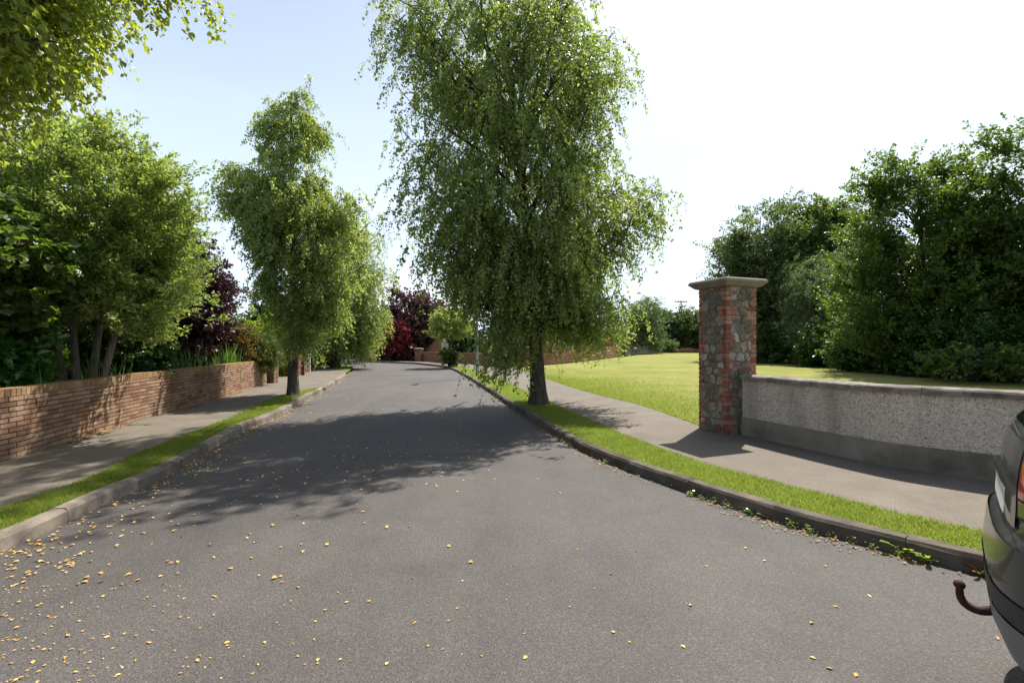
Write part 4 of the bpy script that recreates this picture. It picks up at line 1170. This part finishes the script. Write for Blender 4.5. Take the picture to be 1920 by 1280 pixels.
hb = house("house", "bungalow with white-framed windows behind the wall right of the big birch", -1.5, 10.5, 50, 59, 2.9, 6.2, 'brick_far', 'roof', [(-4.2, 1.9, 1.8, 1.4), (0, 1.9, 1.8, 1.4), (3.2, 2.1, 2.2, 1.5)], ang=.25)
house("house", "low brick house glimpsed behind the stems in the left garden", -24, -15.5, 14, 20, 2.2, 3.1, 'brick_red', 'roof', [(-2, 1.4, 1.5, 1.1)], ang=-.35)
# raked brick wall beside the far house
rk = empty("raked_wall", (0, 0, 0)); tag(rk, "sloping-topped brick screen wall behind the curved wall, left of the small roadside tree", "wall")
x0, x1, yy = WX(798, 44), WX(826, 44), 44.0
V = [(x0, yy, .1), (x1, yy, .1), (x1, yy, 2.2), (x0, yy, .9), (x0, yy + .25, .1), (x1, yy + .25, .1), (x1, yy + .25, 2.2), (x0, yy + .25, .9)]
build("brickwork", V, BOXF, MAT['brick_far'], rk, rnd=np.full(6, .5))
a = math.atan2(1.3, x1 - x0); L = math.hypot(1.3, x1 - x0)
mb = MB(); mb.tube([(x0 - .05, yy + .12, .93), (x1 + .05, yy + .12, 2.27)], [.13, .13], 4); mb.build("coping", MAT['brick_top'], rk)
mb = MB(); mb.box((x1 + .25, yy + .12, 1.2), (.35, .35, 2.4)); mb.box((x1 + 1.1, yy + .2, 1.05), (1.4, .2, 1.9)); mb.build("pier", MAT['cream'], rk)

lp_ = P(895, 703, H1)
root = empty("lamp_post", (lp_[0], lp_[1], .1)); tag(root, "grey steel lamp post on the right verge, half hidden by the big birch", "lamp post")
mb = MB(); mb.tube([(0, 0, -.05), (0, 0, 1.1)], [.085, .085], 12); mb.build("base", MAT['galv'], root, True)
mb = MB(); mb.tube([(0, 0, 1.1), (0, 0, 5.2), (0, -.1, 5.45), (0, -.6, 5.55)], [.055, .045, .04, .035], 12); mb.build("column", MAT['galv'], root, True)
mb = MB(); mb.box((0, -.75, 5.54), (.2, .5, .12), taper=.7); mb.build("lantern", MAT['greybox'], root)
Yd = 60
root = empty("lamp_post", (WX(424, Yd), Yd, .1)); tag(root, "thin distant lamp post standing in the sky gap left of the left birch", "lamp post")
mb = MB(); mb.tube([(0, 0, 0), (0, 0, WH(578, Yd) - .1)], [.1, .06], 8); mb.build("column", MAT['galv'], root)
mb = MB(); mb.box((0, 0, WH(576, Yd) - .1), (.5, .35, .16)); mb.build("lantern", MAT['greybox'], root)
Yd = 90
root = empty("utility_pole", (WX(1277, Yd), Yd, .3)); tag(root, "distant wooden utility pole with crossarm above the far hedge", "utility pole")
mb = MB(); mb.tube([(0, 0, 0), (0, 0, WH(563, Yd) - .3)], [.16, .12], 8); mb.build("pole", MAT['wood'], root)
mb = MB(); mb.box((0, 0, WH(566, Yd) - .3), (2.3, .14, .16)); [mb.box((q, 0, WH(564.5, Yd) - .3), (.12, .12, .25)) for q in (-1.05, -.5, .5, 1.05)]; mb.build("crossarm", MAT['wood'], root)
mb = MB(); mb.box((WX(678, 46.2), 46.17, .62), (.75, .16, .85)); mb.box((WX(678, 46.2), 46.075, .62), (.6, .02, .7))
tag(mb.build("meter_box", MAT['greybox']), "small pale grey meter box against the far brick wall", "meter box")
root = empty("garden_gate", (WX(567, 24), 24.2, .1)); root.scale = (.42, 1, .95); tag(root, "white wrought-iron garden gate beyond the driveway right of the left birch trunk", "gate")
mb = MB()
for q in np.linspace(-.7, .7, 8): mb.box((q, 0, .75), (.03, .03, 1.3))
mb.build("bars", MAT['white'], root)
mb = MB(); mb.box((0, -.02, .2), (1.5, .03, .05)); mb.box((0, -.02, 1.0), (1.5, .03, .05)); mb.box((0, -.02, 1.35), (1.5, .03, .05)); mb.box((-.76, -.02, .78), (.05, .05, 1.5)); mb.box((.76, -.02, .78), (.05, .05, 1.5)); mb.build("frame", MAT['white'], root)

# ------------------------------------------------------------------ car
CA = math.atan2(-.69, .72); ca, sa = math.cos(CA), math.sin(CA)
BX, BY = 2.262, 2.19
car = empty("car", (BX, BY, 0), CA)
tag(car, "dark grey car at the right edge, only its rear with a tow bar showing", "car")


def paint(name, col, rough, metal=.0, coat=0.0, dust=.25):
    m = M_(name)
    d = m.noise(5, 6, .7)
    c = m.mix(m.math('MULTIPLY', m.ramp(d, [(.4, (0, 0, 0)), (.8, (1, 1, 1))]), dust), col, (.24, .215, .185))
    return m.done(m.bsdf(c, m.ramp(d, [(.3, (rough,) * 3), (.8, (rough + .25,) * 3)]), .5, metal, None, coat))
C_body = paint("car_paint", (.075, .08, .08), .24, .55, .6)
C_grey = paint("bumper_grey", (.17, .175, .185), .42, .1, 0, .4)
C_blk = paint("black_plastic", (.022, .022, .024), .5)
C_glass = plain("car_glass", (.012, .015, .015), .05, .9, var=.2, coat=1.0)
C_red = plain("lamp_red", (.48, .012, .010), .12, .8, coat=1.0)
C_lampgrey = plain("lamp_smoke", (.10, .085, .08), .12, .8, coat=1.0)
C_chrome = plain("chrome", (.62, .62, .62), .12, .8, 1.0)
C_rust = plain("rusty_iron", (.055, .022, .018), .75, .3, .2, var=.35, scale=30, bump=.4)
C_rub = plain("tyre_rubber", (.02, .02, .02), .85)
C_plate = plain("plate_white", (.7, .7, .68), .4)
# (z, rear x, front x, half width)
LV = np.array([(.20, .20, 4.05, .74), (.24, .12, 4.15, .80), (.32, .055, 4.25, .86), (.42, .018, 4.32, .885), (.52, .004, 4.36, .90), (.58, .0, 4.38, .905), (.62, -.008, 4.39, .908), (.66, .004, 4.39, .905), (.74, .012, 4.39, .90), (.80, .020, 4.38, .90),
               (.84, .055, 4.36, .90), (.92, .060, 4.28, .90), (.98, .062, 4.0, .895), (1.03, .066, 3.35, .885), (1.10, .072, 3.22, .87), (1.16, .082, 3.1, .86), (1.22, .10, 3.0, .84), (1.30, .165, 2.86, .80), (1.40, .27, 2.68, .76), (1.50, .38, 2.50, .72), (1.58, .48, 2.3, .66), (1.63, .62, 2.1, .56), (1.655, .85, 1.9, .40)])


def ring(z, off=0.0, m=72, ne=4.0):
    xr, xf, w = [np.interp(z, LV[:, 0], LV[:, i]) for i in (1, 2, 3)]
    a = (xf - xr) / 2 + off; cx_ = (xf + xr) / 2; w = w + off
    th = np.linspace(0, 2 * math.pi, m, endpoint=False)
    c, s = np.cos(th), np.sin(th)
    return np.stack([cx_ + a * np.sign(c) * np.abs(c) ** (2 / ne), w * np.sign(s) * np.abs(s) ** (2 / ne), np.full(m, z)], 1)


def surf(z, y, off=0.0, ne=4.0):
    """rear surface point at height z and lateral y"""
    xr, xf, w = [np.interp(z, LV[:, 0], LV[:, i]) for i in (1, 2, 3)]
    a = (xf - xr) / 2 + off; w = w + off
    q = max(0.0, 1 - abs(y / w) ** ne) ** (1 / ne)
    return ((xf + xr) / 2 - a * q, y, z)


def shell(z0, z1, name, mat, off=0.0, cap=False, nz=None):
    zs = sorted(set([z0, z1] + [z for z in LV[:, 0] if z0 < z < z1] + (list(np.linspace(z0, z1, nz)) if nz else [])))
    m = 120; V = np.concatenate([ring(z, off, m) for z in zs])
    Fc = [[i * m + j, i * m + (j + 1) % m, (i + 1) * m + (j + 1) % m, (i + 1) * m + j] for i in range(len(zs) - 1) for j in range(m)]
    mb = MB(); mb.add(V, Fc)
    if cap:
        top_ = V[-m:]; mb.add(np.concatenate([top_, top_.mean(0)[None]]), [[q, (q + 1) % m, m, m] for q in range(m)])
        bot = V[:m]; mb.add(np.concatenate([bot, bot.mean(0)[None]]), [[(q + 1) % m, q, m, m] for q in range(m)])
    return mb.build(name, mat, car, True)


def patch(name, mat, y0, y1, zf0, zf1, off=.006, ny=14, nz=8, parent=None):
    V = []
    for i in range(nz + 1):
        for j in range(ny + 1):
            y = y0 + (y1 - y0) * j / ny; za, zb = zf0(y) if callable(zf0) else zf0, zf1(y) if callable(zf1) else zf1
            V.append(surf(za + (zb - za) * i / nz, y, off))
    Fc = [[i * (ny + 1) + j, (i + 1) * (ny + 1) + j, (i + 1) * (ny + 1) + j + 1, i * (ny + 1) + j + 1] for i in range(nz) for j in range(ny)]
    return build(name, V, Fc, mat, parent or car, smooth=True, rnd=np.full(len(Fc), .5))


shell(.20, 1.655, "body", C_body, 0, True)
shell(.215, .50, "lower_bumper", C_grey, .012)
shell(.505, .60, "bumper_insert", C_blk, .007)
shell(.66, .80, "upper_bumper", C_body, .010)
for sg in (-1, 1):
    patch("tail_light", C_red, *sorted((sg * .86, sg * .415)), .985, 1.135, .012)
    patch("lamp_surround", C_blk, *sorted((sg * .87, sg * .385)), .90, 1.155, .006)
for sg in (-1, 1):
    patch("reversing_light", C_lampgrey, *sorted((sg * .83, sg * .42)), .915, .975, .012, 8, 4)
patch("rear_window", C_glass, -.60, .60, 1.24, 1.56, .006)
tg = patch("number_plate", C_plate, -.26, .26, .875, .985, .020)
patch("plate_handle", C_chrome, -.34, .34, 1.005, 1.04, .030)
for q in range(9):
    z = 1.09 + q * .0105
patch("tailgate_panel", C_body, -.38, .38, .85, 1.20, .008)
# side windows
for sg in (-1, 1):
    V = []
    for z in (1.13, 1.22, 1.32, 1.44, 1.53):
        w = np.interp(z, LV[:, 0], LV[:, 3]) + .004
        xa = np.interp(z, [1.1, 1.55], [.62, .95]); xb = np.interp(z, [1.1, 1.55], [3.0, 2.25])
        for u in np.linspace(0, 1, 8): V.append((xa + (xb - xa) * u, sg * w * .9985, z))
    build("side_window", V, [[i * 8 + j, i * 8 + j + 1, (i + 1) * 8 + j + 1, (i + 1) * 8 + j] for i in range(4) for j in range(7)], C_glass, car, smooth=True)
    for wx in (.78, 3.42):
        mb = MB()
        th = np.linspace(0, 2 * math.pi, 33)
        pts = [(wx + .245 * math.cos(t_), sg * .83, .325 + .245 * math.sin(t_)) for t_ in th]
        mb.tube(pts, [.085] * 33, 10, cap=False); wh_ = mb.build("wheel", C_rub, car, True)
        mb = MB(); mb.tube([(wx, sg * .80, .325), (wx, sg * .90, .325)], [.2, .2], 24)
        mb.build("rim", C_chrome, wh_)
tb = MB()
hk = spline([(.30, 0, .40), (.12, 0, .385), (.04, 0, .35), (-.02, 0, .322), (-.065, 0, .330), (-.088, 0, .362), (-.092, 0, .412)], 26)
tb.tube(hk, np.interp(np.arange(26), [0, 15, 21, 25], [.022, .021, .018, .0145]), 14)
for k_ in range(1): pass
u_, v_ = np.meshgrid(np.linspace(0, 2 * math.pi, 16, endpoint=False), np.linspace(0, math.pi, 10)); R_ = .023
Vs = np.stack([-.092 + R_ * np.sin(v_) * np.cos(u_), R_ * np.sin(v_) * np.sin(u_), .422 + R_ * np.cos(v_)], -1).reshape(-1, 3)
tb.add(Vs, [[i * 16 + j, i * 16 + (j + 1) % 16, (i + 1) * 16 + (j + 1) % 16, (i + 1) * 16 + j] for i in range(9) for j in range(16)])
tb.build("tow_bar", C_rust, car, True)

# ------------------------------------------------------------------ fallen leaves, kerb litter, weeds
def one_leaf_mesh(i):
    n = 7; L = .5; V = []
    cu = rng.uniform(-.25, .45); cv = rng.uniform(0, .5)
    outl = [(-.5, 0), (-.28, .27), (.02, .33), (.28, .19), (.5, 0), (.28, -.19), (.02, -.33), (-.28, -.27)]
    for x, y in outl: V.append((x, y, abs(y) * cv + x * x * cu + rng.uniform(0, .05)))
    V.append((0, 0, .02))
    mb = MB(); mb.add(V, [[q, (q + 1) % 8, 8, 8] for q in range(8)]); mb.add([(-.5, .012, .02), (-.5, -.012, .02), (-.85, -.02, .06), (-.85, .005, .06)], [[0, 1, 2, 3]])
    o = mb.build("fallen_leaf", MAT['fallen'])
    me = o.data; me.attributes['rnd'].data.foreach_set("value", np.full(len(me.polygons), rng.random(), np.float32))
    bpy.data.objects.remove(o)
    return me
LM = [one_leaf_mesh(i) for i in range(14)]
def pick(line, y0, y1, xm=8, e=1.0):
    ok = np.where((line[:, 1] > y0) & (line[:, 1] < y1) & (np.abs(line[:, 0]) < xm))[0]
    ok = ok[(ok > 2) & (ok < len(line) - 3)]
    d = np.linalg.norm(line[ok], axis=1); w = 1 / d ** e
    return int(rng.choice(ok, p=w / w.sum()))
pts = []
while len(pts) < 1150:
    if rng.random() < .5:
        px, py = rng.uniform(0, 620), 0
        # along the left gutter
        k_ = pick(sLk, 1.5, 26); q = sLk[k_]; d = rng.exponential(.16) + .02
        n_ = offset(sLk[max(0, k_ - 1):k_ + 2], -d)[1] if 0 < k_ else q
        pts.append((n_[0] + rng.normal(0, .05), n_[1] + rng.normal(0, .15))); continue
    px = rng.exponential(235) if rng.random() < .93 else rng.uniform(0, 1800); py = 880 + 410 * rng.random() ** 1.25
    if px > 1800: continue
    q = P(px, py)
    pts.append(q)
pts = [p for p in pts if p[1] > 1.6 and (np.min(np.linalg.norm(sLk - np.array(p), axis=1)) > .0) and p[0] > np.interp(p[1], sLk[:270, 1], sLk[:270, 0]) + .02]
pts.sort(key=lambda p: p[1])
hand = [P(x, y) for x, y in [(650, 1129), (692, 1127), (726, 1244), (985, 1233), (1524, 1233), (1522, 1168), (1567, 1137), (1295, 1135), (1630, 1117), (1281, 1212), (1555, 1253), (1605, 1266), (1870, 1197), (1324, 1061), (1150, 1185), (857, 1141)]]
pts = hand + pts
for i, (x, y) in enumerate(pts[:300]):
    o = bpy.data.objects.new("fallen_leaf", LM[i % len(LM)])
    s = float(np.clip(rng.lognormal(-4.15, .32), .008, .028)) if i >= len(hand) else .028
    o.scale = (s, s * rng.uniform(.75, 1.1), s * rng.uniform(.6, 1.5)); o.rotation_euler = (rng.normal(0, .12), rng.normal(0, .12), rng.uniform(0, 6.28)); o.location = (x, y, .004)
    tag(o, "small yellow birch leaf fallen on the grey road surface", "leaf", "yellow leaves fallen on the road")
    COL.objects.link(o)
def scatter_leaves(name, P3, size, mat, label):
    c = np.array(P3); n = len(c); a = rng.uniform(0, 6.28, n)
    ax = np.stack([np.cos(a), np.sin(a), rng.normal(0, .25, n)], 1)
    V, Fc = leaves_np(c, ax, size * rng.uniform(.6, 1.3, n), 2.5, .36, 1)
    tag(build(name, V, Fc, mat, rnd=np.repeat(rng.random(n), 2)), label, "leaves", kind="stuff")
rest = [(x, y, .008) for x, y in pts[300:]]
for k_ in range(700):   # further along both gutters and the middle distance
    i = pick(sLk, 6, 30, 12, .5); q = offset(sLk[i - 1:i + 2], -abs(rng.normal(.05, .12)))[1]; rest.append((q[0], q[1], .008))
for k_ in range(350):
    q = P(rng.uniform(330, 900), rng.uniform(740, 900)); rest.append((q[0], q[1], .008))
scatter_leaves("leaf_litter", rest, .032, MAT['fallen'], "yellow birch leaves scattered further along the road and left gutter")
lit = []
for k_ in range(3200):
    i = pick(sRk, 1.5, 26, 8, 1.0); q = offset(sRk[i - 1:i + 2], .03 + abs(rng.normal(0, .055)))[1]
    if rng.random() < .5 + .5 * math.sin(i * .37): lit.append((q[0] + rng.normal(0, .08), q[1] + rng.normal(0, .08), .006 + abs(rng.normal(0, .004))))
scatter_leaves("gutter_litter", lit, .024, MAT['litter'], "dry brown leaf crumbs lying along the foot of the right kerb")
lit2 = []
for k_ in range(3000):
    i = pick(sLw, 4, 16, 12, .8); q = offset(sLw[i - 1:i + 2], -.03 - abs(rng.normal(0, .07)))[1]
    if rng.random() < .45 + .5 * math.sin(i * .23 + 1): lit2.append((q[0], q[1], .118 + abs(rng.normal(0, .006))))
scatter_leaves("wall_litter", lit2, .03, MAT['litter'], "dry leaves and moss along the foot of the left brick wall")

gw = []
for k_ in range(260):
    i = pick(sRk, 2.2, 12, 8, .8); q = offset(sRk[i - 1:i + 2], .025 + abs(rng.normal(0, .02)))[1]
    if math.sin(i * .61) + math.sin(i * .23) < .2: continue
    for j in range(9): gw.append((q[0] + rng.normal(0, .02), q[1] + rng.normal(0, .02), .008 + abs(rng.normal(0, .022))))
scatter_leaves("gutter_weeds", gw, .017, MAT['l_willow'], "tiny green weeds sprouting in the joint at the foot of the right kerb")


def weed(px, py, n, L, up, mat, lab):
    x, y = P(px, py, .0); y -= .035; x -= .02; L *= .85; n = int(n * 1.3); V = []; Fc = []; k = 0
    for i in range(n):
        a = i * 2.4 + rng.normal(0, .3); l = L * rng.uniform(.55, 1.1); el = up * rng.uniform(.75, 1.5)
        ss_ = [0, .2, .35, .5, .62, .75, .88, 1]; ww = [.03, .06, .10, .09, .15, .11, .14, .02]
        for s_, w_ in zip(ss_, ww):
            r_ = l * s_ * math.cos(el * (1 - .5 * s_)); h_ = l * s_ * math.sin(el) * (1 - .45 * s_)
            for sg in (-1, 0, 1):
                V.append((r_ * math.cos(a) - sg * w_ * l * math.sin(a), r_ * math.sin(a) + sg * w_ * l * math.cos(a), .005 + h_ + abs(sg) * w_ * l * .35))
        for q in range(7):
            for g in (0, 1): b = k + q * 3 + g; Fc.append([b, b + 1, b + 4, b + 3])
        k += 24
    o = build("weed", V, Fc, MAT[mat], rnd=np.repeat(np.repeat(rng.random(n), 14), 1)); o.location = (x, y, .0)
    tag(o, lab, "weed", "weeds growing along the right kerb")
weed(1690, 1034, 11, .20, .9, 'l_lime', "large dandelion rosette with upright leaves at the right kerb, left of a second one")
weed(1736, 1049, 10, .15, .9, 'l_lime', "dandelion rosette at the right kerb just behind the tow bar")
weed(1834, 1075, 9, .13, 1.1, 'l_orange', "reddish weed at the right kerb touching the car's outline")
weed(1493, 984, 10, .12, 1.1, 'l_lime', "bright green feathery weed at the right kerb")
weed(1536, 996, 9, .10, .9, 'l_orange', "orange-brown withered weed at the right kerb")
weed(1345, 938, 8, .13, .9, 'l_iris', "dark green weed with paired leaves at the right kerb")
weed(1316, 929, 9, .11, .9, 'l_glossy', "dandelion weed left of the paired-leaf one at the right kerb")
weed(1270, 912, 9, .12, 1.0, 'l_ash', "grey-green bushy weed at the kerb in front of the pillar's shadow")
weed(1232, 899, 7, .08, .9, 'l_ash', "small weed at the kerb left of the bushy grey-green one")
weed(1182, 882, 8, .10, .9, 'l_glossy', "low green weed in the gutter at the bend of the right kerb")
weed(1410, 963, 8, .09, .9, 'l_glossy', "small green weed at the right kerb midway to the car")
weed(1435, 969, 8, .09, .9, 'l_orange', "small yellow-brown weed at the right kerb midway to the car")
